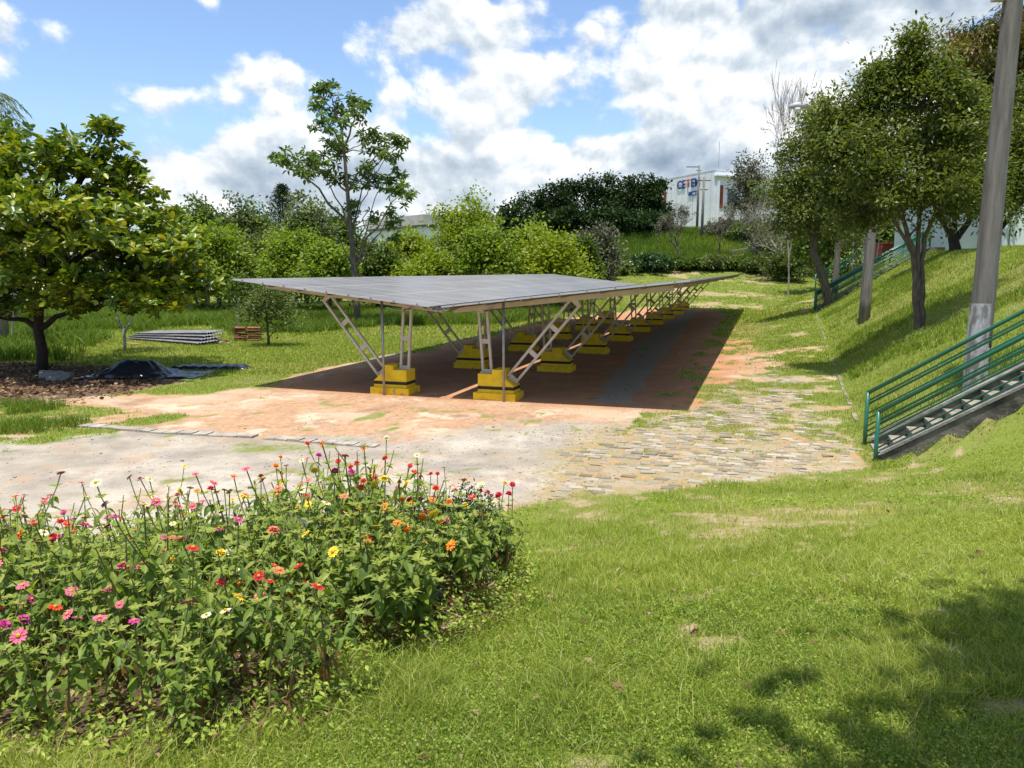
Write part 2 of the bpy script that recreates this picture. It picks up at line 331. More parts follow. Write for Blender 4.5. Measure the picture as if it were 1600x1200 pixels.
def pv_material(PVX,PVW):
    m=bpy.data.materials.new('photovoltaic_glass'); m.use_nodes=True; nt=m.node_tree; L=nt.links; b=nt.nodes['Principled BSDF']
    tc=nt.nodes.new('ShaderNodeTexCoord'); br=nt.nodes.new('ShaderNodeTexBrick'); L.new(tc.outputs['Object'],br.inputs['Vector'])
    br.offset=0; br.inputs['Color1'].default_value=(.030,.033,.042,1); br.inputs['Color2'].default_value=(.022,.025,.034,1); br.inputs['Mortar'].default_value=(.16,.16,.16,1)
    br.inputs['Scale'].default_value=1; br.inputs['Brick Width'].default_value=.163; br.inputs['Row Height'].default_value=.163; br.inputs['Mortar Size'].default_value=.004
    n=nt.nodes.new('ShaderNodeTexNoise'); n.inputs['Scale'].default_value=.9; n.inputs['Detail'].default_value=7; L.new(tc.outputs['Object'],n.inputs['Vector'])
    x=nt.nodes.new('ShaderNodeMix'); x.data_type='RGBA'; x.inputs[7].default_value=(.28,.25,.21,1)       # a film of red dust
    r=nt.nodes.new('ShaderNodeMapRange'); r.inputs[1].default_value=.3; r.inputs[2].default_value=.8; r.inputs[3].default_value=.35; r.inputs[4].default_value=.75; L.new(n.outputs[0],r.inputs[0]); L.new(r.outputs[0],x.inputs[0])
    L.new(br.outputs[0],x.inputs[6])
    mp=nt.nodes.new('ShaderNodeMapping'); mp.inputs['Location'].default_value=(PVX,.9,0); L.new(tc.outputs['Object'],mp.inputs[0])
    b2=nt.nodes.new('ShaderNodeTexBrick'); L.new(mp.outputs[0],b2.inputs['Vector']); b2.offset=0; b2.inputs['Scale'].default_value=1; b2.inputs['Brick Width'].default_value=PVW/3; b2.inputs['Row Height'].default_value=1.0; b2.inputs['Mortar Size'].default_value=.022; b2.inputs['Mortar Smooth'].default_value=.2
    y=nt.nodes.new('ShaderNodeMix'); y.data_type='RGBA'; L.new(b2.outputs['Fac'],y.inputs[0]); L.new(x.outputs[2],y.inputs[6]); y.inputs[7].default_value=(.42,.42,.42,1); L.new(y.outputs[2],b.inputs['Base Color'])
    b.inputs['Roughness'].default_value=.34; b.inputs['Specular IOR Level'].default_value=.5
    return m
M['pv_l']=pv_material(4.41,5.87); M['pv_r']=pv_material(1.19,6.05)

def ground_material():
    m=bpy.data.materials.new('ground_surface'); m.use_nodes=True; nt=m.node_tree; L=nt.links; N=nt.nodes; b=N['Principled BSDF']
    tc=N.new('ShaderNodeTexCoord')
    def noise(s,d=6,r=.6):
        n=N.new('ShaderNodeTexNoise'); n.inputs['Scale'].default_value=s; n.inputs['Detail'].default_value=d; n.inputs['Roughness'].default_value=r; L.new(tc.outputs['Object'],n.inputs['Vector']); return n.outputs[0]
    def att(k):
        a=N.new('ShaderNodeAttribute'); a.attribute_name=k; return a.outputs['Fac']
    def mth(op,a,c,d=None,clamp=False):
        n=N.new('ShaderNodeMath'); n.operation=op; n.use_clamp=clamp
        for i,v in enumerate((a,c,d)):
            if v is None: continue
            if isinstance(v,(int,float)): n.inputs[i].default_value=v
            else: L.new(v,n.inputs[i])
        return n.outputs[0]
    def rmp(a,lo,hi,o0=0,o1=1):
        n=N.new('ShaderNodeMapRange'); n.inputs[1].default_value=lo; n.inputs[2].default_value=hi; n.inputs[3].default_value=o0; n.inputs[4].default_value=o1; L.new(a,n.inputs[0]); return n.outputs[0]
    def mix(f,c1,c2):
        n=N.new('ShaderNodeMix'); n.data_type='RGBA'
        if isinstance(f,float): n.inputs[0].default_value=f
        else: L.new(f,n.inputs[0])
        for i,c in ((6,c1),(7,c2)):
            if isinstance(c,tuple): n.inputs[i].default_value=(*c,1)
            else: L.new(c,n.inputs[i])
        return n.outputs[2]
    nf=noise(9,8,.65); nm=noise(1.7,7); nl=noise(.33,5); ng=noise(38,5,.7); nvf=noise(110,3,.7); nf2=noise(.8,9,.7); nf3=noise(.55,8,.75)
    def edge(k,w=.18,amp=1.1):                                       # mask with a ragged edge
        return rmp(mth('ADD',att(k),mth('MULTIPLY',mth('ADD',mth('MULTIPLY',mth('SUBTRACT',ng,.5),.9),mth('SUBTRACT',nf,.5)),amp)),.5-w,.5+w)
    soil=mix(rmp(nm,.38,.62),(.43,.245,.135),(.33,.195,.115)); soil=mix(rmp(nf,.45,.66),soil,(.48,.33,.21)); soil=mix(rmp(nl,.50,.60,0,.8),soil,(.47,.36,.25)); soil=mix(rmp(nf2,.55,.61,0,.65),soil,(.58,.48,.36)); soil=mix(rmp(nf3,.54,.64,0,.7),soil,(.22,.14,.09))
    soil=mix(rmp(ng,.54,.68,0,.6),soil,(.20,.12,.07))
    pale=mix(rmp(nm,.35,.65),(.38,.33,.265),(.26,.225,.18)); pale=mix(rmp(nl,.45,.6),pale,(.46,.41,.33)); pale=mix(rmp(nf2,.53,.6,0,.7),pale,(.37,.26,.17)); pale=mix(rmp(nf3,.52,.62,0,.7),pale,(.24,.215,.19)); pale=mix(rmp(nf,.56,.64,0,.45),pale,(.22,.19,.15)); pale=mix(rmp(ng,.52,.66,0,.6),pale,(.17,.15,.12)); pale=mix(rmp(nf,.58,.66,0,.6),pale,(.46,.31,.19))
    # broken concrete pavers lying across the way, moss in the joints
    mp=N.new('ShaderNodeMapping'); mp.inputs['Rotation'].default_value=(0,0,math.atan2(AX[0],AX[1])); L.new(tc.outputs['Object'],mp.inputs[0])
    dv=N.new('ShaderNodeVectorMath'); dv.operation='MULTIPLY_ADD'; nn=N.new('ShaderNodeTexNoise'); nn.inputs['Scale'].default_value=3.; L.new(tc.outputs['Object'],nn.inputs['Vector'])
    L.new(nn.outputs['Color'],dv.inputs[0]); dv.inputs[1].default_value=(.3,.2,0); L.new(mp.outputs[0],dv.inputs[2])
    br=N.new('ShaderNodeTexBrick'); L.new(dv.outputs[0],br.inputs['Vector']); br.inputs['Scale'].default_value=1; br.inputs['Brick Width'].default_value=.26; br.inputs['Row Height'].default_value=.17; br.inputs['Mortar Size'].default_value=.034; br.inputs['Mortar Smooth'].default_value=.4
    br.inputs['Color1'].default_value=(.44,.40,.34,1); br.inputs['Color2'].default_value=(.32,.28,.22,1); br.inputs['Mortar'].default_value=(.24,.21,.12,1)
    moss=mix(rmp(nm,.4,.6),(.22,.225,.075),(.36,.28,.19))
    cob=mix(rmp(mth('ADD',nf,mth('MULTIPLY',nm,.8)),.74,.96),soil,moss); cob=mix(rmp(ng,.55,.7,0,.4),cob,(.15,.12,.07))
    grav=mix(rmp(ng,.42,.6),(.34,.28,.22),(.22,.175,.13)); grav=mix(rmp(nvf,.55,.65,0,.5),grav,(.42,.40,.38))
    turf=mix(rmp(ng,.4,.62),(.12,.16,.022),(.20,.24,.045)); turf=mix(mth('MULTIPLY',att('dry'),.6),turf,(.24,.21,.085)); turf=mix(rmp(nf,.52,.68,0,.5),turf,(.10,.11,.035))
    worn=mix(rmp(nf,.4,.6),(.38,.27,.17),(.22,.21,.08))
    litter=mix(rmp(nf,.42,.6),(.085,.05,.032),(.15,.10,.065))  # leaf litter, its browns darkened to carry the shade under the tree
    earth=(.10,.065,.042)
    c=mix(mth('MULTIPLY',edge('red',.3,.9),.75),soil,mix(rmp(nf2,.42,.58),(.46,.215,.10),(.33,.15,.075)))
    c=mix(edge('pale'),c,pale); c=mix(edge('cob'),c,cob); c=mix(edge('strip',.2,.9),c,grav)
    c=mix(edge('g',.3,1.5),c,turf); c=mix(edge('bare',.2,.8),c,worn); c=mix(edge('lit',.2,.7),c,litter); c=mix(edge('bed',.2,.5),c,earth)
    # a lime-white line of broken kerb along the yard
    L.new(c,b.inputs['Base Color']); b.inputs['Roughness'].default_value=.95; b.inputs['Specular IOR Level'].default_value=.12
    h=mth('ADD',mth('ADD',mth('MULTIPLY',nf,.6),mth('MULTIPLY',ng,.35)),mth('MULTIPLY',mth('MULTIPLY',br.outputs['Fac'],-.35),att('cob')))
    bp=N.new('ShaderNodeBump'); bp.inputs['Strength'].default_value=.7; bp.inputs['Distance'].default_value=.045; L.new(h,bp.inputs['Height']); L.new(bp.outputs[0],b.inputs['Normal'])
    return m
M['ground']=ground_material()

# ------------------------------------------------------------------ ground
BED=np.array([(-4.2,2.8),(-2.0,2.68),(-1.3,2.7),(-.86,2.95),(-.78,3.4),(-1.0,3.85),(-.42,4.05),(-.1,4.5),(.02,5.6),(-.35,6.4),(-1.4,6.6),(-2.8,6.2),(-4.9,5.9)])
def build_ground():
    def axis(lo,hi,n,c=0.,k=4.5):
        t=np.linspace(-1,1,n); s=np.sinh(k*t)/np.sinh(k); return np.where(s<0,c+s*(c-lo),c+s*(hi-c))
    xs=axis(-420,420,470,1.,5.6); ys=axis(-60,800,560,9.,5.2)
    X,Y=np.meshgrid(xs,ys); Z=HZ(X,Y); n,mm=X.shape
    V=np.stack([X,Y,Z],-1).reshape(-1,3); i=np.arange(n-1)[:,None]*mm; j=np.arange(mm-1)[None]
    F=np.stack([i+j,i+j+1,i+mm+j+1,i+mm+j],-1).reshape(-1,4)
    g=MB().addn(V,F); o=g.build('ground',M['ground'],smooth=True); tag(o,kind='structure')
    K=masks(X.ravel(),Y.ravel()); K['bed']=sstep(sdist(BED,X.ravel(),Y.ravel()),-.25,.15)
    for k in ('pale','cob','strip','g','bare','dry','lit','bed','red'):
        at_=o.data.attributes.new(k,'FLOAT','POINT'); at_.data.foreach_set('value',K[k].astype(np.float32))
build_ground()
def z1(x,y): return float(HZ(np.array([x]),np.array([y]))[0])
# kerb at the foot of the bank
def build_kerb():
    m=MB(); aa=np.arange(17.5,62,1.0)
    for k,a in enumerate(aa):
        if rng.random()<.3: continue
        p=ab(a,kerb_b(a)); q=ab(a+.97,kerb_b(a+.97)); z0,z2=z1(*p),z1(*q)
        m.beam((*p,z0-.085+rng.uniform(-.02,.02)),(*q,z2-.085+rng.uniform(-.02,.02)),.10,.20)
    tag(m.build('kerb',M['kerbc']),kind='structure')
build_kerb()
def yard_strip():      # broken concrete edging set in the yard
    r=np.random.default_rng(14); m=MB(); pts=[gnd(*p) for p in ((128,671),(250,681),(400,689),(520,699),(590,704))]; P=np.array([[np.interp(t,range(5),[q[k] for q in pts]) for k in (0,1)] for t in np.linspace(0,4,27)])
    for i in range(26):
        if r.random()<.12: continue
        a,b=P[i],P[i+1]+(P[i]-P[i+1])*.04; m.beam((*a,z1(*a)+.005+r.uniform(-.015,.01)),(*b,z1(*b)+.005+r.uniform(-.015,.01)),.26+r.uniform(-.04,.04),.07)
    tag(m.build('kerb_strip',M['step2']),kind='structure')
yard_strip()

# ------------------------------------------------------------------ the two solar carports
RZ=-math.atan2(AX[0],AX[1])
def block_meshes(sgn):
    m=MB()     # stepped foundation block; sgn=+1: diagonal strut on +x
    m.box((0,0,.11),(1.14,.72,.30))
    prof=[(-.47,.262),(.50,.262),(.50,.44),(.24,.66),(.22,.86),(-.08,.86),(-.08,.74),(-.47,.74)]
    m.prism([(x*sgn,z) for x,z in (prof if sgn<0 else prof[::-1])],-.27,.27)
    bl=m.build('concrete_block',M['yellow'],me_only=True)
    s=MB(); s.box((.015*sgn,0,.385),(.978,.548,.085)); return bl,s.build('black_stripe',M['black'],me_only=True)
def ladder(p,q,w,perp):
    m=MB(); p=np.array(p,float); q=np.array(q,float); perp=np.array(perp,float); perp/=np.linalg.norm(perp)
    for s in (-1,1): m.beam(p+perp*w/2*s,q+perp*w/2*s,.075,.06,up=perp)
    L=np.linalg.norm(q-p); n=max(2,int(round(L/.8)))
    for i in range(n+1):
        t=(i+.04)/(n+.08); c=p+(q-p)*t; m.beam(c-perp*(w/2-.032),c+perp*(w/2-.032),.055,.12,up=(q-p)/L)
    m.box(p+np.array([0,0,.012]),(w+.14,.16,.024)); return m
def carport(sgn,a0,b0,alen,nfr,label):
    # local x = across (sgn: towards the outer edge), y = along
    r=root('solar_carport',(*ab(a0,b0),0),label,'solar carport','solar carports side by side',RZ); r.rotation_euler=(.0033,0,RZ)
    bl,stp=block_meshes(sgn); S_=sgn
    xi=-S_*1.2 if S_>0 else 1.46; xo=S_*4.86 if S_>0 else -4.41; zi,zo=2.46,3.12
    if S_>0: xi=-1.19
    def zz(x,off=0): return zi+(zo-zi)*(x-xi)/(xo-xi)+off
    sp=5.8; Y0=-.9
    dg0=(S_*.36,.60); dg1=(S_*2.02,0)
    lv=ladder((-S_*.30,0,.745),(-S_*.42,0,zz(-S_*.42,-.17)),.23,(1,0,0)).build('upright_strut',M['beige'],me_only=True)
    p=np.array((S_*.37,0,.60)); q=np.array((S_*2.05,0,zz(S_*2.05,-.19))); d=q-p; perp=np.array((-d[2],0,d[0]))
    ld=ladder(p,q,.27,perp).build('diagonal_strut',M['beige'],me_only=True)
    rb=MB(); 
    for yo in(-.05,.05): rb.beam((xi+S_*.0,yo,zz(xi,-.115)),(xo-S_*.45,yo,zz(xo-S_*.45,-.115)),.045,.13,up=(0,0,1))
    rb=rb.build('rafter',M['beige'],me_only=True)
    for k in range(nfr):
        b=inst('concrete_block',bl,r,(0,k*sp,0)); inst('black_stripe',stp,b)
        inst('upright_strut',lv,r,(0,k*sp,0)); inst('diagonal_strut',ld,r,(0,k*sp,0)); inst('rafter',rb,r,(0,k*sp,0))
    m=MB(); xc=xi+(xo-xi)*.16; m.tube([(xc,Y0+.4,zz(xc,-.2)),(xc,Y0+alen*.5,zz(xc,-.2)),(xc,Y0+alen-.4,zz(xc,-.2))],.022,8)
    for k in range(nfr): m.tube([(xc+.1,k*sp-1.6,zz(xc,-.09)),(xc+.12,k*sp-.8,zz(xc,-.24)),(xc+.1,k*sp,zz(xc,-.12))],.008,5)
    m.build('cable_conduit',M['galv'],r)
    # purlins along the roof
    npl=7; wid=abs(xo-xi)
    for k in range(npl):
        x=xi+(xo-xi)*(.03+.94*k/(npl-1)); m=MB(); m.beam((x,Y0+.05,zz(x,-.035)),(x,Y0+alen-.05,zz(x,-.035)),.05,.055); m.build('purlin',M['rust'],r)
    # panels: 3 across, n along, each 1 m wide; the nearest hundred single, the rest one part
    sl=math.atan2((zo-zi)*S_,(xo-xi)*S_) if S_>0 else math.atan2(zo-zi,xo-xi)
    pw=math.hypot(wid,zo-zi)/3-.003; ux=np.array([(xo-xi)/abs(xo-xi),0,(zo-zi)/abs(xo-xi)])
    n=int(alen/1.0); pl=alen/n-.003
    def panel(mb,i,j):
        c0=xi+(xo-xi)*(j+.5)/3; c=np.array([c0,Y0+(i+.5)*alen/n,zz(c0,.012)+(.002*rng.uniform(-1,1))])
        mb.beam(c-ux*pw/2,c+ux*pw/2,pl,.036)
        return c
    cnt=0; rest=MB(); 
    for i in range(n):
        for j in range(3):
            if cnt<99: m=MB(); panel(m,i,j); m.build('solar_panel',M['pv_l' if S_<0 else 'pv_r'],r); cnt+=1
            else: panel(rest,i,j)
    if rest.n: o=rest.build('solar_panels',M['pv_r'],r); tag(o,kind='stuff')
    # clamps sticking up along the front edge, gutter at the low edge
    m=MB()
    for j in range(9):
        x=xi+(xo-xi)*(j+.5)/9; m.box((x,Y0-.02,zz(x,.02)),(.03,.03,.07))
    m.build('edge_clamps',M['galv'],r)
    m=MB(); m.prism([(xi-.07,2.36),(xi+.07,2.36),(xi+.07,2.42),(xi+.055,2.42),(xi+.055,2.375),(xi-.055,2.375),(xi-.055,2.42),(xi-.07,2.42)],Y0+.3,Y0+alen-.3); m.build('gutter',M['galv'],r)
    px_=-.10 if S_<0 else .30
    d=MB(); d.tube([(px_,-.46,.04),(px_,-.46,zz(px_,-.04))],.034,12); dp=d.build('downpipe',M['galv'],r,smooth=True)
    f=MB(); f.tube([(px_+(.08 if S_<0 else -.20),-.5,0),(px_+(.08 if S_<0 else -.20),-.5,.045)],.2,20); f.build('pipe_footing',M['conc'],dp)
    return r
carport(-1,18.3,-9.44,33.0,6,'left of the two solar carports, the shorter one, its roof rising towards the lawn')
carport(+1,18.3,-6.46,48.6,9,'right of the two solar carports, the longer one, its roof rising towards the bank')

# ------------------------------------------------------------------ stairs and railings in the bank
def stairs(a0,b0,b1,z0,z1_,wdt,nstep,label,lowext=.0):
    r=root('concrete_stairs',(*ab(a0,b0),z0),label,'stairs','concrete stairs up the bank',RZ)
    L_=b1-b0; H_=z1_-z0; m=MB()
    prof=[(0,-.3)]; 
    for k in range(nstep):
        prof+=[(k*L_/nstep,(k+1)*H_/nstep-.04),((k+1)*L_/nstep,(k+1)*H_/nstep-.04)]
    prof+=[(L_,H_-1.6),(L_*.5,H_*.5-1.4)]
    m.prism(prof[::-1],.16,wdt-.16); m.build('flight',M['conc'],r)
    t=MB()
    for k in range(nstep): t.box(((k+.5)*L_/nstep-.02,wdt/2,(k+1)*H_/nstep-.015),(L_/nstep+.04,wdt-.34,.05))
    t.build('treads',M['step'],r)
    for y in (0,wdt-.15):
        w=MB(); w.prism([(0,-.4),(L_,H_-1.5),(L_+.8,H_-1.5),(L_+.8,H_+.25),(L_,H_+.25),(0,.25)],y,y+.15); w.build('side_wall',M['conc_dark'],r)
        c=MB(); c.beam((-.02,y+.075,.275),(L_,y+.075,H_+.275),.2,.045,up=(0,0,1)); c.build('coping',M['conc'],r)
    return r
def railing(a0,b0,b1,z0,z1_,label,h=1.0,y=.0,thick=1.0):
    r=root('stair_railing',(*ab(a0,b0),z0),label,'railing','green stair railings',RZ)
    L_=b1-b0; H_=z1_-z0
    n=2
    for k in range(n+1):
        x=L_*k/n; zb=H_*k/n
        m=MB(); m.tube([(x,0,zb-.35 if k==0 else zb),(x,0,zb+h+.01)],.036*thick,10); m.build('post',M['green_paint'],r,smooth=True)
    for hh,rd in ((h,.037),(h-.16,.016),(h-.24,.030) if False else (h-.22,.022),(h-.40,.014),(h-.50,.014),(h-.64,.014),(.26,.014),(.16,.014)):
        m=MB(); m.tube([(0,0,hh),(L_*.5,0,hh+H_*.5),(L_,0,hh+H_)],rd*thick,10); m.build('handrail' if hh==h else 'rail',M['green_paint'],r,smooth=True)
    return r
stairs(13.95,2.02,8.6,-.02,4.15,1.35,23,'nearest concrete stairs with mossy side wall, rising to the right edge of the picture')
railing(14.0,1.93,8.6,-.04,4.40,'green pipe railing nearest the camera, on the mossy wall of the near stairs')
railing(15.25,1.90,8.6,.10,4.5,'green pipe railing on the far side of the near stairs, before the whitewashed pole')
stairs(50.2,3.1,9.0,.9,4.55,1.35,20,'small distant concrete stairs half way along the bank')
railing(50.27,3.0,9.0,1.0,4.7,'green railing on the near wall of the distant stairs',1.15,thick=1.5)
railing(51.45,3.0,9.0,1.0,4.7,'green railing on the far wall of the distant stairs, partly hidden behind the nearer rail',1.15,thick=1.5)
railing(78,4.5,9.5,2.0,4.9,'farthest green railing, low behind the leaning trunk',1.2,thick=1.6)

# ------------------------------------------------------------------ poles
def pole(x,y,rb,rt,h,label,white=None,lamp=None,band=None):
    z=z1(x,y)-.3; r=root('concrete_pole',(x,y,z),label,'utility pole','concrete poles along the bank')
    m=MB(); zs=np.linspace(0,h,9); m.tube([(0.012*k,0,q) for k,q in enumerate(zs)],[rb+(rt-rb)*q/h for q in zs],20); m.build('shaft',M['pole'],r,smooth=True)
    if white:
        m=MB(); m.tube([(0,0,0),(0,0,white)],[rb+.004,rb+(rt-rb)*white/h+.004],20,cap=False); m.build('whitewash_band',M['lime'],r,smooth=True)
    if lamp:
        zt,ln,rz=lamp; m=MB(); m.tube([(.06,0,zt-.15),(-ln*.3,0,zt-.02),(-ln,0,zt)],.03,8); am=m.build('lamp_arm',M['lamp'],r,smooth=True)
        m=MB(); m.tube([(-ln+.1,0,zt),(-ln-.1,0,zt+.02),(-ln-.5,0,zt+.01),(-ln-.78,0,zt-.02)],[.05,.13,.15,.06],14); m.build('lamp_head',M['lamp'],am,smooth=True)
        m=MB(); m.tube([(-ln-.45,0,zt-.08),(-ln-.45,0,zt-.17),(-ln-.45,0,zt-.22)],[.15,.12,.04],14); m.build('lamp_lens',M['lens'],am,smooth=True)
        am.rotation_euler=(0,0,rz)
    return r
p=at(1527,560,14.0); P1=pole(p[0],p[1],.205,.125,11.5,'thick near concrete pole with whitewashed foot beside the stairs',white=1.85)
m=MB(); m.box((-.20,-.02,7.22),(.20,.16,.26)); m.box((-.12,0,7.22),(.1,.06,.06)); m.build('junction_box',M['lamp'],P1); m=MB(); m.tube([(-.22,-.05,6.9),(-.30,-.07,6.75),(-.2,-.05,6.65),(-.1,0,6.9)],.008,5); m.build('loose_cable',M['black'],P1)
p=at(1350,500,31.0); pole(p[0],p[1],.225,.15,9.6,'middle concrete pole standing on the grassy bank, street lamp on its long arm',white=None,lamp=(8.8,2.75,0))
p=at(1305,440,50.0); pole(p[0],p[1],.20,.14,8.5,'thin far concrete pole behind the distant railing')
def utility_pole(x,ybase,ytop,Y,label,arms):
    b=at(x,ybase,Y); t=at(x,ytop,Y); z=z1(b[0],b[1])-.3; H_=t[2]-z; r=root('utility_pole',(b[0],b[1],z),label,'utility pole')
    m=MB(); m.tube([(0,0,0),(0,0,H_)],[.24,.15],12); m.build('shaft',M['pole'],r,smooth=True)
    for dz,w,off in arms: m=MB(); m.box((off,.0,H_-dz),(w,.12,.14)); m.build('crossarm',M['bark'],r)
utility_pole(1097,356,277,122,'utility pole with a crossarm standing at the top of the grassy slope',[(.5,2.2,0),(1.9,1.2,.1)])
utility_pole(1090,330,258,134,'taller thin lamp pole close against the white building',[(.3,2.4,-1.0),(.9,.8,0)])

# ------------------------------------------------------------------ buildings
def text(s,name,m,size,loc,rot,parent,ext=.04,bold=.0):
    c=bpy.data.curves.new(name,'FONT'); c.body=s; c.size=size; c.extrude=ext; c.offset=bold; c.align_x='LEFT'
    t=bpy.data.objects.new('t',c); COL.objects.link(t); bpy.context.view_layer.update()
    me=bpy.data.meshes.new_from_object(t.evaluated_get(bpy.context.evaluated_depsgraph_get())); bpy.data.objects.remove(t)
    me.materials.clear(); me.materials.append(m); me.name=name
    o=bpy.data.objects.new(name,me); COL.objects.link(o); o.parent=parent; o.location=loc; o.rotation_euler=rot; return o
def institute():
    A=at(1036,335,165)[:2]; C=at(1114,335,150)[:2]; d=C-A; L1=np.linalg.norm(d); rz=math.atan2(d[1],d[0])
    z0=8.5; zt=at(1114,266,150)[2]; H_=zt-z0; L2=30.
    r=root('institute_building',(A[0],A[1],z0),'white two storey institute building with red window bays and blue lettering on the hill','building',None,rz)
    # local x along the blank gable (towards the camera corner), y into the building
    th=.3
    m=MB(); m.box((L1/2,L2/2,H_/2),(L1,L2-.02,H_)); m.build('wall',M['white'],r)
    m=MB(); m.box((L1/2,L2/2,H_+.1),(L1+.08,L2+.08,.2)); m.build('roof',M['white'],r)
    for k in range(9):
        m=MB(); x=L1*(k+.5)/9; m.box((x,-.02,H_/2),(.03,.05,H_)); m.build('cladding_joint',M['roofc'],r)
    m=MB(); m.box((.55,-.06,H_*.42),(1.0,.10,H_*.80)); m.build('red_pier',M['redcol'],r)
    # glazed long side (x = L1)
    for k in range(5):
        y=.5+k*6.
        m=MB(); m.box((L1+.4,y,H_*.43),(.9,.5,H_*.86)); m.build('fin',M['white'],r)
    for k in range(5):
        for fl in range(2):
            zc=H_*(.24+.42*fl); m=MB(); m.box((L1+.05,.9+k*6.+.65,zc),(.12,1.3,H_*.30)); m.build('red_panel',M['redcol'],r)
            m=MB(); m.box((L1+.06,.9+k*6.+3.6,zc),(.14,2.2,H_*.22)); m.build('window',M['window'],r)
    m=MB(); m.box((L1+.45,L2/2,H_*.93),(1.0,L2,.25)); m.build('sunshade',M['white'],r)
    # corner panel facing the camera: red bays at the right end of the gable
    s=text('CE','lettering',M['navy'],2.3,(L1*.29,-.12,H_*.83),(math.pi/2,0,0),r,bold=.05)
    def wd(o): return max(v.co.x for v in o.data.vertices)
    x=L1*.29+wd(s)+.2; s2=text('T','lettering',M['orange'],2.3,(x,-.12,H_*.83),(math.pi/2,0,0),r,bold=.05)
    x+=wd(s2)+.2; s3=text('EM','lettering',M['navy'],2.3,(x,-.12,H_*.83),(math.pi/2,0,0),r,bold=.05); xe=x+wd(s3)
    text('MCTI','lettering',M['navy'],1.25,(xe-3.5,-.12,H_*.71),(math.pi/2,0,0),r,bold=.03)
    sc=(L1*.40*1.0)/(xe-L1*.29)
    for x_,z_,hh in ((L1*.62,6,6.5),(L1*.9,14,5.2)):
        m=MB(); m.tube([(x_,z_,H_+.3),(x_,z_,H_+.3+hh)],.05,6); m.build('antenna_mast',M['galv'],r)
institute()
def white_house():
    c=at(572,362,112); e=at(664,362,100); d=e[:2]-c[:2]; L_=np.linalg.norm(d); rz=math.atan2(d[1],d[0]); z0=-.2; zt=at(600,340,106)[2]
    H_=zt-z0; r=root('white_house',(c[0],c[1],z0),'white building with pale flat roof band, glimpsed behind the slender tree','building',None,rz)
    m=MB(); m.box((L_/2,5,(H_-1.6)/2),(L_-.6,9.4,H_-1.6)); m.build('wall',M['white'],r)
    m=MB(); m.box((L_/2,5,H_-1.45),(L_-.2,10,.3)); m.build('painted_eaves_shadow',M['window'],r)  # solid dark band standing in for the shade under the eaves
    m=MB(); m.box((L_/2,5,H_-.65),(L_,10.4,1.3)); m.build('roof',M['roofc'],r)
    for k in range(4): m=MB(); m.box((L_*(k+.5)/4,.28,H_-3.4),(1.3,.1,1.3)); m.build('window',M['window'],r)
white_house()
def terrace_hall():
    c=at(1440,392,58); z0=4.1; r=root('low_hall',(c[0],c[1],z0),'low hall with white beam and dark windows behind the trees on the terrace','building',None,R(-8))
    m=MB(); m.box((7,3,1.9),(14,6,3.8)); m.build('wall',M['offwhite'],r)
    m=MB(); m.box((7,3,3.95),(15,7,.3)); m.build('roof',M['roofc'],r)
    for k in range(6):
        m=MB(); m.box((1.3+k*2.3,-.04,1.3),(1.7,.1,1.7)); w=m.build('window',M['window'],r)
        m=MB(); m.box((1.3+k*2.3,-.10,1.3),(.07,.06,1.7)); m.box((1.3+k*2.3,-.10,1.72),(1.7,.06,.07)); m.build('window_bars',M['white'],w)
    for k in range(7): m=MB(); m.box((.15+k*2.3,-.25,1.9),(.22,.22,3.6)); m.build('column',M['conc'],r)
    m=MB(); m.box((7,-.3,2.5),(14,.12,.35)); m.build('beam',M['white'],r)
terrace_hall()
def hangar():
    c=at(1556,392,40); z0=4.0; zt=at(1590,300,40)[2]; r=root('panel_hangar',(c[0],c[1],z0),'white panelled hangar with a green band at the right edge of the picture','building',None,R(-6))
    H_=zt-z0+1.; m=MB(); m.box((8,6,H_/2),(16,12,H_)); m.build('wall',M['offwhite'],r)
    m=MB(); m.prism([(1.5,H_*.40),(1.5,H_*.56),(16.02,H_*.86),(16.02,H_*.40)],-.05,.0); m.build('green_band',M['panelgreen'],r)
    m=MB()
    for k in range(14): m.box((.6+k*1.15,-.03,H_/2),(.03,.06,H_)); 
    m.build('panel_joints',M['conc'],r)
    m=MB(); m.box((8,6,H_+.12),(16.4,12.4,.24)); m.build('roof',M['roofc'],r)
hangar()
p=at(1378,392,66); m=MB(); m.box((.9,1.2,.8),(1.8,2.4,1.6)); m.box((.9,1.2,1.66),(2.,2.7,.12)); o=m.build('brick_shed',M['redcol'],loc=(p[0],p[1],4.2)); tag(o,'small red brick shed on the terrace behind thin saplings','shed')

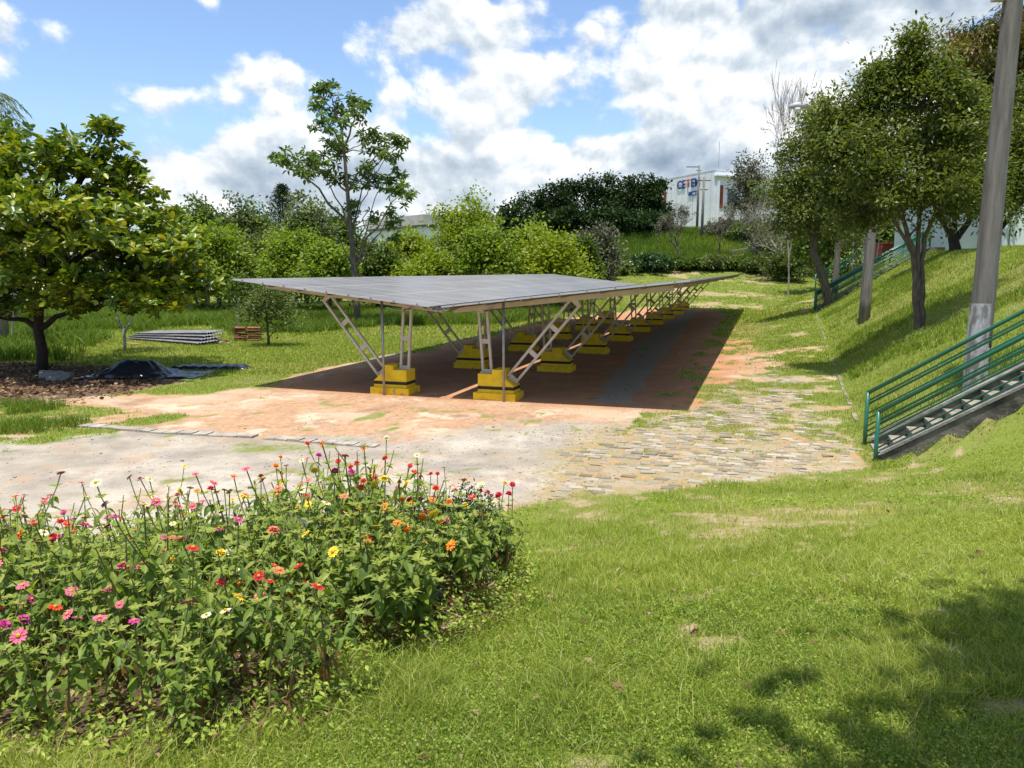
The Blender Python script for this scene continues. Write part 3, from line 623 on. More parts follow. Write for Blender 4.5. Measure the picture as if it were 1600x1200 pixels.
# ------------------------------------------------------------------ leaves and trees
def unit(v): return v/(np.linalg.norm(v,axis=-1,keepdims=True)+1e-9)
def leaves(mb,P,D,L,Wd,val,fold=.25,shape=4,r=rng,nrm=None):
    """P (n,3) bases, D (n,3) directions, L lengths, Wd widths"""
    n=len(P); D=unit(D); up=r.normal(0,.55,(n,3))+[0,0,1.] if nrm is None else nrm
    Sd=unit(np.cross(D,up)); N_=np.cross(Sd,D); L=np.broadcast_to(L,(n,))[:,None]; Wd=np.broadcast_to(Wd,(n,))[:,None]
    if shape==4:
        V=np.stack([P,P+D*L*.5+Sd*Wd*.5-N_*0,P+D*L-N_*L*fold*.5,P+D*L*.5-Sd*Wd*.5],1); k=4; F=np.arange(n*4).reshape(n,4)
        mb.addn(V.reshape(-1,3),F,val)
    else:    # broad leaf of six points folded along the middle
        V=np.stack([P,P+D*L*.42+Sd*Wd*.46+N_*Wd*.12,P+D*L*.80+Sd*Wd*.40+N_*Wd*.06-N_*L*fold*.2,P+D*L-N_*L*fold*.5,P+D*L*.80-Sd*Wd*.40+N_*Wd*.06-N_*L*fold*.2,P+D*L*.42-Sd*Wd*.46+N_*Wd*.12],1)
        b=np.arange(n)[:,None]*6; F=np.concatenate([b+[0,1,2,3],b+[0,3,4,5]]); mb.addn(V.reshape(-1,3),F,np.concatenate([val,val]))
def sph(n,r=rng):
    v=unit(r.normal(0,1,(n,3))); return v
def crown_points(r,c,rad,ncl,shell=(.45,1.0),flat=1.,rough=.35):
    d=sph(ncl,r); k=r.uniform(shell[0]**2,shell[1]**2,ncl)**.5
    lump=.95+rough*np.sin(d[:,0]*4+c[0])*np.cos(d[:,1]*5+d[:,2]*4+c[1])
    return np.array(c)+d*np.array(rad)*(k*lump)[:,None]
def leaf_cloud(mb,r,C,nl,cr,L,Wd,shape=4,tone=(.0,1.),clumptone=.35,fold=.3,droop=.0,flat=.65):
    n=len(C)*nl; I=np.repeat(np.arange(len(C)),nl); cr=np.broadcast_to(cr,(len(C),))*r.uniform(.55,1.35,len(C))
    off=r.normal(0,.5,(n,3))*[1,1,flat]*cr[I][:,None]; P=C[I]+off
    D=unit(off)*.7+r.normal(0,.6,(n,3))+[0,0,-droop]
    ct=r.random(len(C)); val=np.clip((1-clumptone)*r.random(n)+clumptone*ct[I],0,1)*(tone[1]-tone[0])+tone[0]
    leaves(mb,P,D,L*r.uniform(.7,1.25,n),Wd*r.uniform(.7,1.2,n),val,fold,shape,r)
def rosettes(mb,r,C,k,L,Wd,tone=(0,1),up=.5,shape=6,fold=.3,spread=1.,droop=0.):
    """whorls of leaves at twig ends"""
    n=len(C); ax=unit(r.normal(0,.35,(n,3))+[0,0,up]); u=unit(np.cross(ax,[1,.2,0])); w=np.cross(ax,u)
    I=np.repeat(np.arange(n),k); an=np.tile(np.arange(k)*2*np.pi/k,n)+r.uniform(0,1,n*k)+np.repeat(r.uniform(0,6,n),k)
    el=r.uniform(-.25,.75,n*k)*1.-droop
    D=spread*(np.cos(an)[:,None]*u[I]+np.sin(an)[:,None]*w[I])+el[:,None]*ax[I]
    ct=r.random(n); val=np.clip(.55*r.random(n*k)+.45*ct[I],0,1)*(tone[1]-tone[0])+tone[0]
    leaves(mb,C[I]+D*.02,D,L*r.uniform(.7,1.15,n*k),Wd*r.uniform(.75,1.1,n*k),val,fold,shape,r,nrm=ax[I]+r.normal(0,.35,(n*k,3)))
def limb(p,q,r,n=5,bow=.12,sag=.0):
    p=np.array(p,float); q=np.array(q,float); t=np.linspace(0,1,n)[:,None]; L=np.linalg.norm(q-p); o=r.normal(0,bow*L,3)*[1,1,.4]
    P=p+(q-p)*t+o*np.sin(t*np.pi)*.6; P[:,2]+=sag*L*np.sin(t[:,0]*np.pi); P[1:-1]+=r.normal(0,.02*L,(n-2,3)); return P
def branches(mb,r,trunk,C,r0,rtip,nmax=40,start=.35,n=5,bow=.08,sag=.08):
    """limbs from the trunk polyline to clump centres"""
    C=np.array(C); idx=r.permutation(len(C))[:nmax]; T=np.array(trunk,float)
    grown=[(T[i],1.) for i in range(int(len(T)*start),len(T))]
    pts=np.array([g[0] for g in grown]); w=np.array([1.]*len(pts))
    order=sorted(idx,key=lambda i:np.min(np.linalg.norm(pts-C[i],axis=1)))
    for i in order:
        d=np.linalg.norm(pts-C[i],axis=1)+np.maximum(0,pts[:,2]-C[i][2]+.2)*3; j=int(np.argmin(d))
        P=limb(pts[j],C[i],r,n,bow,sag); ra=r0*w[j]; mb.tube(P,np.linspace(ra,rtip,n),6,cap=False)
        pts=np.vstack([pts,P[1:-1]]); w=np.concatenate([w,np.linspace(w[j]*.8,.3,n-2)])
LM={}
LM['almond']=leafmat('almond_leaf',[(.03,.07,.008),(.06,.115,.010),(.13,.19,.013),(.26,.31,.02),(.38,.30,.03)],.3,.35,.5)
LM['mid']=leafmat('mid_green_leaf',[(.04,.075,.012),(.08,.13,.02),(.14,.20,.032)],.35,.5,.2)
LM['soft']=leafmat('soft_olive_leaf',[(.055,.085,.02),(.10,.14,.032),(.16,.20,.055)],.3,.55)
LM['bright']=leafmat('bright_green_leaf',[(.09,.15,.012),(.17,.25,.022),(.27,.35,.035)],.42,.5)
LM['lime']=leafmat('yellow_green_leaf',[(.10,.16,.01),(.20,.27,.015),(.30,.33,.02)],.4,.5)
LM['dark']=leafmat('dark_green_leaf',[(.012,.028,.008),(.024,.05,.012),(.045,.075,.02)],.15,.6,.12)
LM['laurel']=leafmat('laurel_leaf',[(.04,.065,.010),(.08,.115,.018),(.14,.175,.03),(.27,.27,.09)],.35,.45,.3)
LM['slim']=leafmat('broad_green_leaf',[(.05,.10,.02),(.10,.17,.03),(.19,.26,.05)],.4,.4,.5)
LM['mango']=leafmat('mango_leaf',[(.04,.06,.01),(.08,.09,.016),(.16,.12,.02),(.26,.12,.035)],.25,.45)
LM['hedge']=leafmat('hedge_leaf',[(.015,.04,.01),(.03,.075,.015),(.06,.12,.02)],.2,.35,.5)
LM['grey']=leafmat('grey_green_leaf',[(.06,.065,.045),(.11,.115,.07),(.17,.16,.11)],.2,.6)

def make_tree(name,label,base,trunk,tr,C,leaf,group=None,bark='bark',nl=40,cr=.8,L=.25,Wd=.13,shape=4,fol=None,nbr=30,seed=0,cat='tree',br0=None,start=.35,tone=(0,1),flat=.65,droop=0.,clumptone=.35,extra=None):
    r=np.random.default_rng(seed+100); base=np.array(base,float)
    t=root(name,base,label,cat,group)
    T=np.array(trunk,float); b=MB(); b.tube(T,np.linspace(tr[0],tr[1],len(T)),10,wob=.06)
    C=np.array(C)
    if len(C): branches(b,r,T,C,br0 or tr[1]*.9,.012,nbr,start)
    if extra is not None: extra(b,r)
    b.build('trunk',M[bark],t,smooth=True)
    if len(C):
        f=MB()
        if fol: fol(f,r,C)
        else: leaf_cloud(f,r,C,nl,cr,L,Wd,shape,tone,clumptone,.3,droop,flat)
        f.build('crown',LM[leaf],t)
    return t

# the sea-almond on the left, layered plates of big leaves
def almond():
    b=at(66,586,24.8); b[2]=z1(b[0],b[1]); Yb=b[1]; r=np.random.default_rng(5)
    q=lambda x,y,dy=0: at(x,y,Yb+dy)-b
    T=[(0,0,-.1),q(66,550),q(60,515),q(62,470),q(64,440),q(70,380),q(90,300)]
    # plates: (x px, y px, half width px, depth offset)
    pl=[(80,250,120,0),(20,225,90,.6),(110,235,60,-.5),(160,205,26,0),(140,270,90,.8),(60,300,140,-.8),(165,320,90,.5),(220,335,60,-.5),(20,350,90,.2),(90,365,120,1.5),
        (170,375,130,-1.6),(235,370,80,.6),(270,390,50,-.3),(120,420,150,.0),(220,430,110,1.2),(275,440,60,-.4),(40,440,90,-1.8),(180,455,120,-1.2),(280,458,50,.5),(315,450,28,-.2),(0,470,60,.8),(-60,300,110,.2),(-90,400,120,0),(60,400,120,2.4),(200,300,60,1.8),(200,255,22,.4),(230,400,90,2.2),(100,330,110,-2.3),(200,470,90,.4),(-20,480,40,-.8)]
    C=[]; ext=[]
    for (x,y,w,dy) in pl:
        c=q(x,y,dy); wr=w/1190*Yb; n=int(15+wr*wr*19)
        an=r.uniform(0,2*np.pi,n); rad=np.sqrt(r.random(n))*wr
        P=np.stack([c[0]+np.cos(an)*rad,c[1]+np.sin(an)*rad*1.0,c[2]+r.normal(0,.17,n)-.04*rad**2+.12*np.sin(3*an)],1); C.append(P); ext.append(c)
    C=np.concatenate(C)
    C=np.concatenate([C,[q(x,y) for x,y in ((150,188),(160,192),(170,190),(190,228),(198,226),(150,200),(205,262),(215,275),(230,280),(240,300),(100,205),(112,212),(40,200))]])
    def fol(f,r,C): rosettes(f,r,C,9,.27,.155,(0,1),.8,6,.35)
    def extra(m,r):
        g=T[2]
        for st,e in ((2,q(0,497)),(2,q(130,485)),(3,q(-40,440,.5)),(3,q(170,420,-.6)),(4,q(200,370,.4)),(4,q(110,400,-1.5)),(4,q(20,350,1)),(5,q(160,210)),(5,q(20,260,-.6)),(3,q(100,440,2.))):
            m.tube(limb(T[st],e,r,6,.06,.10),np.linspace(.12,.035,6),8,cap=False)
        for c in ext: m.tube(limb(T[4] if c[2]<3.4 else T[5],c,r,5,.05,.06),np.linspace(.05,.02,5),6,cap=False)
    make_tree('almond_tree','broad spreading tree with layered big yellow green leaves and dark trunk at the left',b,T,(.19,.08),C,'almond',bark='bark_dark',fol=fol,nbr=150,seed=5,extra=extra,br0=.03,start=.6)
almond()

def slender():
    b=at(559,512,47.); b[2]=z1(b[0],b[1]); Yb=b[1]; q=lambda x,y,dy=0: at(x,y,Yb+dy)-b
    T=[(0,0,-.1),q(557,470),q(553,420),q(548,360),q(543,300),q(538,240),q(533,200),(q(520,160))]
    heads=[(505,150,20),(495,165,16),(510,190,18),(498,190,14),(525,175,16),(545,165,20),(560,175,18),(555,155,12),(570,165,12),(535,195,18),(525,215,22),(520,235,20),(510,250,22),(530,240,18),(505,265,18),(515,278,14),(480,245,20),(490,255,14),(440,245,16),(450,255,14),(430,243,10),(463,262,12),(590,215,24),(575,212,20),(600,235,16),(580,235,14),(625,225,14),(612,245,14),(618,215,12),(575,272,20),(565,285,14),(590,285,16),(605,278,14),(625,272,14),(630,300,18),(615,300,12),(640,305,12),(615,330,18),(612,350,16),(585,340,12),(570,260,12),(548,330,14),(555,320,10),(500,140,12),(512,132,12),(485,270,14),(470,270,10),(620,370,12),(540,280,10)]
    r=np.random.default_rng(9); C=[]
    for x,y,w in heads:
        c=q(x,y,r.uniform(-1.6,1.6)); wr=w/1190*Yb; n=int(4+wr*11); C.append(c+r.normal(0,.44,(n,3))*wr*[1,1,.85])
    C=np.concatenate(C)
    def fol(f,r,C): rosettes(f,r,C,8,.38,.14,(0,1),.7,6,.5,1.,.25)
    def extra(m,r):
        for j,e,w in ((3,(445,252,-1),.10),(4,(483,252,1),.07),(2,(625,305,.6),.09),(4,(600,235,-1),.08),(3,(575,275,1.2),.07),(5,(560,170,0),.08),(5,(510,190,.8),.07),(2,(612,345,-1),.07),(3,(500,265,-.8),.06),(4,(625,228,.8),.05),(2,(590,300,1.5),.05),(3,(600,250,0),.04),(2,(575,330,-.4),.05),(2,(500,330,1),.04),(6,(500,150,0),.05)):
            m.tube(limb(T[j],q(*e),r,7,.04,.06),np.linspace(w,.022,7),7,cap=False)
    make_tree('slender_tree','tall slender open tree with bare grey stems and leaf tufts behind the left carport',b,T,(.23,.03),C,'slim',bark='bark',fol=fol,nbr=170,seed=9,extra=extra,br0=.04,start=.3)
slender()

def auto_tree(name,label,x,ytop,wpx,Y,leaf,ybot=None,seed=0,bark='bark',nl=60,ncl=70,L=.34,Wd=.2,group=None,shape=4,lean=0.,zb=None,cr=None,cat='tree',tone=(0,1),deep=.9,tr=None,rough=.35,flat=.7,clumptone=.35):
    X=(x-800)/1190*Y; z0=z1(X,Y) if zb is None else zb; top=EYE+(427-ytop)/1190*Y; H_=top-z0; rw=wpx/2/1190*Y
    bot=.12*H_ if ybot is None else max(.05*H_,EYE+(427-ybot)/1190*Y-z0)
    r=np.random.default_rng(seed); ch=(H_-bot)/2; rough=max(rough,.55); c=np.array([lean,0,bot+ch])
    cr=cr or .30*min(rw,ch)+.25
    C=np.concatenate([crown_points(r,c+[0,0,-.15*ch],(rw*1.02,rw*deep,ch*.85),int(ncl*.7),(.5,1),rough=rough),crown_points(r,c+[0,0,.35*ch],(rw*.6,rw*.6*deep,ch*.62),int(ncl*.3),(.4,1),rough=rough)])
    C[:,2]=np.clip(C[:,2],bot*.8+.1,H_-cr*.25)
    tr=tr or .022*H_+.05
    T=[(0,0,-.2),(lean*.1,.02*H_,H_*.12),(lean*.35,-.02*H_,H_*.3),(lean*.6,.0,H_*.5),(lean,.02,H_*.75)]
    return make_tree(name,label,(X,Y,z0),T,(tr,tr*.35),C,leaf,group,bark,nl,cr,L,Wd,shape,nbr=34,seed=seed,cat=cat,tone=tone,flat=flat,clumptone=clumptone)
G1='trees along the far side of the lawn'
BG=[ # x, ytop, width, Y, leaf, ybot, label
 (12,192,70,46,'mid',None,'dark treetop rising behind the almond tree at the left edge'),
 (-70,250,160,50,'mid',None,'green tree at the far left behind the almond tree'),
 (322,308,110,82,'mid',None,'dull green tree just right of the almond crown, behind the bright shrubs'),
 (388,306,90,84,'soft',None,'soft olive tree with rounded top left of the conifer'),
 (478,305,105,80,'soft',None,'olive tree between the conifer and the slender tree'),
 (528,330,90,86,'mid',None,'dark round tree directly behind the slender trunk'),
 (262,330,110,66,'bright',480,'bright green tree behind the right end of the almond crown'),
 (340,345,120,62,'bright',480,'bright green bushy tree above the zinc sheets'),
 (405,362,110,66,'soft',480,'olive bushy tree left of the slender tree, low in the row'),
 (462,358,110,60,'bright',470,'light green tree with visible limbs left of the slender tree'),
 (515,382,90,56,'bright',470,'low leafy tree touching the slender trunk on its left'),
 (590,378,90,63,'mid',None,'mid green shrubby tree right of the slender trunk'),
 (640,362,80,72,'lime',None,'yellow green treetop in front of the white building'),
 (668,385,100,60,'lime',None,'low yellow and orange tinted tree at the middle of the row'),
 (728,300,112,66,'lime',None,'tallest yellow green tree rising above the carport roof'),
 (765,352,110,60,'bright',None,'bright green tree just right of the tallest yellow green one'),
 (835,345,60,70,'bright',None,'small pale leafed tree in front of the dark hill wood'),
 (860,360,120,62,'lime',None,'rounded yellow green tree behind the roof corner'),
 (905,372,70,74,'mid',None,'green tree at the right end of the bright row'),
 (930,355,75,84,'grey',None,'greyish olive tree at the left foot of the grassy slope'),
]
for k,(x,yt,w,Y,lf,yb,lab) in enumerate(BG):
    auto_tree('broadleaf_tree',lab,x,yt,w,Y,lf,None if yb is None else yb-14,seed=20+k,nl=85,ncl=95,L=.34 if Y<70 else .42,Wd=.21 if Y<70 else .26,group=G1,bark='bark_grey' if k%3==0 else 'bark')
G2='dark trees on the hill'
for k,(x,yt,w,Y,lab) in enumerate([(800,318,80,132,'leftmost dark tree of the hill wood, thin crowned'),(850,294,95,138,'second dark tree from the left in the hill wood'),(896,275,105,140,'broad dark tree with open crown near the middle of the hill wood'),
      (948,280,100,142,'dense dark tree right of the middle of the hill wood'),(990,275,80,136,'dark tree with the highest twigs near the building end of the hill wood'),(1020,280,50,134,'open dark tree overlapping the left edge of the white building'),
      (870,330,110,128,'low dark tree in front of the hill wood, left half'),(960,330,130,127,'low dark bushy tree in front of the hill wood, right half'),(1015,335,70,127,'low dark bush tree under the corner of the white building'),(765,340,60,140,'small dark tree at the left fringe of the hill wood')]):
    auto_tree('hill_tree',lab,x,yt,w,Y,'dark',None,seed=60+k,nl=62,ncl=66 if yt<300 else 90,L=.62,Wd=.36,group=G2,rough=.6,cr=1.15 if yt<300 else None,zb=z1((x-800)/1190*Y,Y)-(0 if x>820 else 3),clumptone=.5)
# conifer
def conifer():
    Y=88; x=447; X=(x-800)/1190*Y; z0=z1(X,Y); H_=EYE+(427-291)/1190*Y-z0; r=np.random.default_rng(4)
    t=root('conifer',(X,Y,z0),'dark conifer with upswept tip showing between the rounded trees left of the slender tree','tree',G1)
    m=MB(); m.tube([(0,0,0),(0,0,H_)],[.25,.03],8); m.build('trunk',M['bark'],t)
    f=MB()
    for k in range(46):
        h=H_*(.3+.69*k/46); R_=(1-(k/46)**1.3)*3.4+.35
        for j in range(7):
            a=j*2*np.pi/7+k*.6; n=22; s=np.linspace(.1,1,n); P=np.stack([np.cos(a)*R_*s,np.sin(a)*R_*s,h+R_*.35*s**2],1)
            D=np.tile([np.cos(a),np.sin(a),.5],(n,1))+r.normal(0,.7,(n,3)); leaves(f,P,D,.34,.10,r.random(n),.1,4,r)
    f.build('crown',LM['dark'],t)
conifer()
# shrubs and low growth on the slope behind the car park
G3='shrubs along the foot of the slope'
SH_=[(935,398,60,92,'bright','bright shrub at the far left end of the slope foot'),(965,408,50,96,'mid','small green shrub left of the dense dark bush'),(1018,398,80,98,'hedge','dense bluish dark bush at the foot of the slope'),(1065,404,60,99,'mid','green shrub below the round twiggy tree'),
     (1110,402,60,99,'soft','olive shrub below the thin bare tree'),(1150,406,55,99,'mid','green shrub left of the pale bare tree'),(1190,402,60,97,'soft','spreading olive shrub at the right of the slope foot'),(1228,392,60,90,'soft','tall olive shrub beside the leaning trunk tree'),
     (1215,350,90,104,'grey','grey green thicket at the right top of the slope'),(1255,345,90,96,'soft','olive thicket left of the leaning trunk'),(1130,345,80,124,'grey','grey thicket under the right side of the white building'),(1160,350,70,120,'soft','olive thicket right of the utility pole'),(905,392,70,80,'bright','bright green shrub behind the far roof corner')]
for k,(x,yt,w,Y,lf,lab) in enumerate(SH_):
    auto_tree('shrub',lab,x,yt,w,Y,lf,None,seed=90+k,nl=60,ncl=60,L=.42,Wd=.24,group=G3,cat='shrub',tr=.08)
# leafless trees
def bare_tree(label,x,ybase,ytop,wpx,Y,seed,m_='twig',leaf=None,group='leafless trees',levels=5,rt=.2,zb=None,spread=.5,dens=1.,minr=0.):
    X=(x-800)/1190*Y; z0=z1(X,Y) if zb is None else zb; H_=EYE+(427-ytop)/1190*Y-z0; rw=wpx/2/1190*Y; r=np.random.default_rng(seed)
    t=root('bare_tree',(X,Y,z0),label,'tree',group); m=MB(); tips=[]
    def grow(p,d,L,rad,lv):
        n=4; P=[p]; 
        for i in range(n-1): d=unit(d+r.normal(0,.13,3)+[0,0,.05]); P.append(P[-1]+d*L/(n-1))
        m.tube(P,np.maximum(np.linspace(rad,rad*.62,n),minr),6 if lv<2 else 4,cap=False)
        if lv>=levels: tips.append(P[-1]); return
        for k in range(3 if (lv<3 or r.random()<.4*dens) else 2):
            a=r.uniform(0,6.28); q=unit(np.array([math.cos(a),math.sin(a),0])*r.uniform(spread*.5,spread*1.5)+d)
            grow(P[-1] if k<2 else P[2],q,L*r.uniform(.66,.86),rad*.60,lv+1)
    tot=sum(.76**i for i in range(levels+1)); L0=H_/tot*1.08
    grow(np.array([0,0,-.15]),np.array([0,0,1.]),L0,rt,0)
    V=np.concatenate(m.v); s=H_/V[:,2].max(); sx=rw/max(1e-3,np.percentile(np.abs(V[:,0]),99)); 
    for k in range(len(m.v)): m.v[k]=m.v[k]*[sx,sx,s]
    tips=np.array(tips)*[sx,sx,s]
    m.build('trunk',M[m_],t)
    if leaf:
        f=MB(); leaf_cloud(f,r,tips,5,.35,.22,.13); f.build('crown',LM[leaf],t)
bare_tree('tall leafless tree with fine twigs against the clouds left of the street lamp',1232,430,118,110,76,1,'twig',levels=7,rt=.26,spread=.42,minr=.028)
bare_tree('leafless crown showing above the laurel tree, right of the lamp',1330,400,118,90,72,12,'twig',levels=7,rt=.22,spread=.42,minr=.028)
bare_tree('round twiggy tree with sparse brown leaves standing on the grassy terrace',1060,398,322,70,105,2,'bark','grey',levels=6,rt=.25,spread=.75)
bare_tree('thin bare tree on the slope between the round twiggy tree and the pale one',1118,396,325,48,108,3,'bark','grey',levels=5,rt=.15,spread=.6)
bare_tree('pale whitish bare tree at the right end of the grassy terrace',1178,398,325,85,104,4,'bark_grey','grey',levels=6,rt=.28,spread=.8)
bare_tree('tangled pale bare branches in front of the thicket by the leaning tree',1215,400,300,120,92,5,'bark_grey','grey',levels=6,rt=.25,spread=.85)
bare_tree('dry twiggy tree beneath the almond crown at the left edge',8,500,275,90,34,6,'bark_grey',None,levels=6,rt=.12,spread=.6)
bare_tree('dry twigs sticking up above the almond crown',72,400,165,40,40,8,'bark',None,levels=5,rt=.08,spread=.4)
auto_tree('broadleaf_tree','feathery grey green tree at the right of the white building',1163,246,62,135,'grey',None,seed=130,nl=60,ncl=70,L=.6,Wd=.25,cat='tree')
# palm at the left edge
def palm():
    Y=33; p=at(-30,150,Y); z0=z1(p[0],Y); H_=p[2]-z0; r=np.random.default_rng(2)
    t=root('palm_tree',(p[0],Y,z0),'palm whose fronds reach into the sky at the left edge','palm'); m=MB(); m.tube([(0,0,0),(.1,0,H_*.5),(0,0,H_)],[.2,.14,.12],10); m.build('trunk',M['bark_grey'],t,smooth=True)
    for k in range(15):
        f=MB(); a=k*2*np.pi/15+.2; L_=2.1; n=34; s=np.linspace(0,1,n); el=r.uniform(.1,1.0)
        P=np.stack([np.cos(a)*L_*s*.85,np.sin(a)*L_*s*.85,H_+L_*(el*s-1.0*s**2)],1); f.tube(P[::4],.018,5,cap=False)
        for sg in (-1,1):
            D=np.stack([np.cos(a)*.5-sg*np.sin(a)+0*s,np.sin(a)*.5+sg*np.cos(a)+0*s,-.55+0*s],1)+r.normal(0,.1,(n,3)); leaves(f,P,D,.62*np.sin(s*2.6+.4),.035,r.random(n),.4,4,r)
        f.build('frond',LM['soft'],t)
palm()

# trees on and above the bank, made of small glossy leaves
def big_tree(name,label,bx,by,Yb,trunks,lobes,leaf,seed,tr,L=.15,Wd=.065,nl=110,cr=.55,bark='bark',dens=9.,droop=0.,shape=4,nbr=90,zoff=0.,tone=(0,1),flat=.8,group=None,clumptone=.35):
    b=at(bx,by,Yb); b[2]=z1(b[0],b[1])+zoff; q=lambda x,y,dy=0: at(x,y,Yb+dy)-b; r=np.random.default_rng(seed)
    t=root(name,b,label,'tree',group); m=MB(); C=[]
    for (x,y,rx,ry,dy) in lobes:
        c=q(x,y,dy); a1=rx/1190*Yb; a2=ry/1190*Yb; n=max(6,int(dens*a1*a2*1.3)); C.append(crown_points(r,c,(a1,a1*.9,a2),n,(.35,1),rough=.45)); C.append(crown_points(r,c,(a1*1.22,a1,a2*1.22),max(3,n//7),(.9,1.05),rough=.5))
    C=np.concatenate(C); pts=[]
    for tk in trunks:
        P=np.array([q(*p[:2],(p[2] if len(p)>2 else 0)) for p in tk['p']]); P[0][2]=min(P[0][2],-.1) if tk['p'][0][1]>=by-3 else P[0][2]
        # smooth polyline
        tt=np.linspace(0,len(P)-1,len(P)*3); P=np.stack([np.interp(tt,range(len(P)),P[:,k]) for k in range(3)],1); P[1:-1]+=r.normal(0,.02,(len(P)-2,3))
        m.tube(P,np.linspace(tk['r'][0]*.85,tk['r'][1]*.8,len(P)),9,cap=False,wob=.08); pts.append(P[len(P)//2:])
    pts=np.concatenate(pts)
    for i in r.permutation(len(C))[:nbr]:
        j=int(np.argmin(np.linalg.norm(pts-C[i],axis=1)+r.uniform(0,.6,len(pts)))); m.tube(limb(pts[j],C[i],r,5,.06,.03),np.linspace(.045*tr,.012,5),5,cap=False)
    m.build('trunk',M[bark],t,smooth=True); f=MB(); leaf_cloud(f,r,C,nl,cr,L,Wd,shape,tone,clumptone,.3,droop,flat); f.build('crown',LM[leaf],t); return t
big_tree('laurel_tree','multi stemmed dense tree growing on the bank between the near and middle poles',1432,545,23,
   [dict(p=[(1432,545),(1434,500),(1432,440),(1425,385),(1405,330),(1390,270)],r=(.15,.05)),dict(p=[(1436,545),(1440,490),(1440,430),(1445,370),(1470,310),(1480,260)],r=(.12,.05)),dict(p=[(1434,470),(1436,400),(1436,330),(1432,240),(1426,140)],r=(.10,.03)),dict(p=[(1428,400),(1408,360),(1375,310),(1350,260)],r=(.07,.03))],
   [(1310,190,40,40,.3),(1300,260,35,50,.2),(1350,150,30,25,0),(1480,125,50,30,.2),(1425,110,24,45,0),(1400,130,38,45,.3),(1450,130,45,45,-.3),(1310,215,45,45,.3),(1360,180,60,55,0),(1430,200,80,70,.6),(1490,170,60,60,.3),(1350,250,75,65,-.5),(1430,270,90,60,-.8),(1500,240,65,60,.0),(1390,320,80,40,.8),(1330,320,45,35,0),(1480,310,60,40,-.4),(1370,120,16,16,.2),(1428,65,7,22,0),(1520,300,40,45,0)],'laurel',201,1.,nl=160,cr=.46,L=.15,Wd=.07,dens=9.5)
big_tree('leaning_tree','leafy tree with a dark trunk leaning left beside the distant stairs',1296,445,46,
   [dict(p=[(1300,446),(1283,425),(1272,395),(1275,360),(1285,320)],r=(.34,.16)),dict(p=[(1274,400),(1268,370),(1262,340),(1255,300)],r=(.2,.1)),dict(p=[(1278,424),(1268,418),(1258,413)],r=(.09,.04))],
   [(1280,205,45,40,0),(1215,310,26,30,.3),(1250,250,50,55,.5),(1300,260,50,60,-.6),(1235,300,40,40,.4),(1270,330,60,40,0),(1320,310,40,50,.8),(1290,180,20,22,.0),(1240,345,40,20,-.3),(1330,200,35,40,.5),(1345,335,25,20,0)],'laurel',202,1.5,nl=130,cr=.72,L=.24,Wd=.11,dens=4.0)
big_tree('laurel_tree','forked tree behind the near pole on its left, in front of the low hall',1493,392,38,
   [dict(p=[(1493,393),(1490,372),(1478,350),(1462,325),(1450,290)],r=(.32,.12)),dict(p=[(1495,372),(1510,350),(1525,325),(1530,280)],r=(.2,.1)),dict(p=[(1492,374),(1492,340),(1495,300)],r=(.18,.08))],
   [(1480,250,60,60,0),(1530,230,50,60,.6),(1500,190,60,50,-.4),(1470,300,45,30,0),(1530,300,40,30,.3)],'laurel',203,1.3,nl=140,cr=.72,L=.22,Wd=.11,dens=4.4,bark='bark_dark')
big_tree('laurel_tree','tree with dark curving limbs right of the near pole, cut by the right edge',1556,394,34,
   [dict(p=[(1556,395),(1553,365),(1548,335),(1555,300),(1570,260)],r=(.26,.12)),dict(p=[(1555,365),(1575,345),(1600,310),(1620,270)],r=(.15,.07))],
   [(1580,280,45,45,0),(1620,260,60,60,.6),(1590,220,50,50,-.4),(1560,315,35,22,0),(1640,310,40,30,.3),(1570,170,40,40,0)],'laurel',204,1.2,nl=150,cr=.75,L=.2,Wd=.11,dens=6,bark='bark_dark')
big_tree('mango_tree','large mango tree with reddish brown new leaves at the upper right corner',1610,392,46,
   [dict(p=[(1610,394),(1612,330),(1605,250),(1590,180)],r=(.45,.2))],
   [(1520,75,40,28,.2),(1560,50,50,30,0),(1500,120,50,40,0),(1590,90,70,50,0),(1540,110,50,40,.6),(1630,60,70,50,-.4),(1600,160,90,60,0),(1540,170,50,50,.3),(1660,150,70,90,0),(1650,250,70,60,0),(1580,55,40,22,.4)],'mango',205,1.6,nl=170,cr=.85,L=.34,Wd=.10,dens=3.2,droop=.8,clumptone=.6)
for k,(x,yt,yb_,w,Y,lab) in enumerate([(1335,345,440,46,52,'small yellowish sapling between the middle and far poles'),(1368,325,392,60,62,'thin pale sapling in front of the left side of the brick shed'),(1398,328,392,55,64,'thin pale sapling right of the brick shed'),(1345,330,400,50,70,'slim tree behind the top of the distant railing')]):
    auto_tree('sapling',lab,x,yt,w,Y,'soft',yb_-42,seed=140+k,nl=30,ncl=26,L=.22,Wd=.13,tr=.07,bark='bark_grey',group='saplings on the terrace')
# dense wood behind the terrace (closes the view between the trunks)
for k,(x,yt,w,Y,lab) in enumerate([(1290,300,120,78,'dark tree closing the view left of the middle pole'),(1365,290,130,86,'dark tree behind the saplings'),(1440,280,120,82,'dark tree behind the low hall roof')]):
    auto_tree('broadleaf_tree',lab,x,yt,w,Y,'mid',None,seed=150+k,nl=70,ncl=80,L=.45,Wd=.28,group='trees behind the terrace')
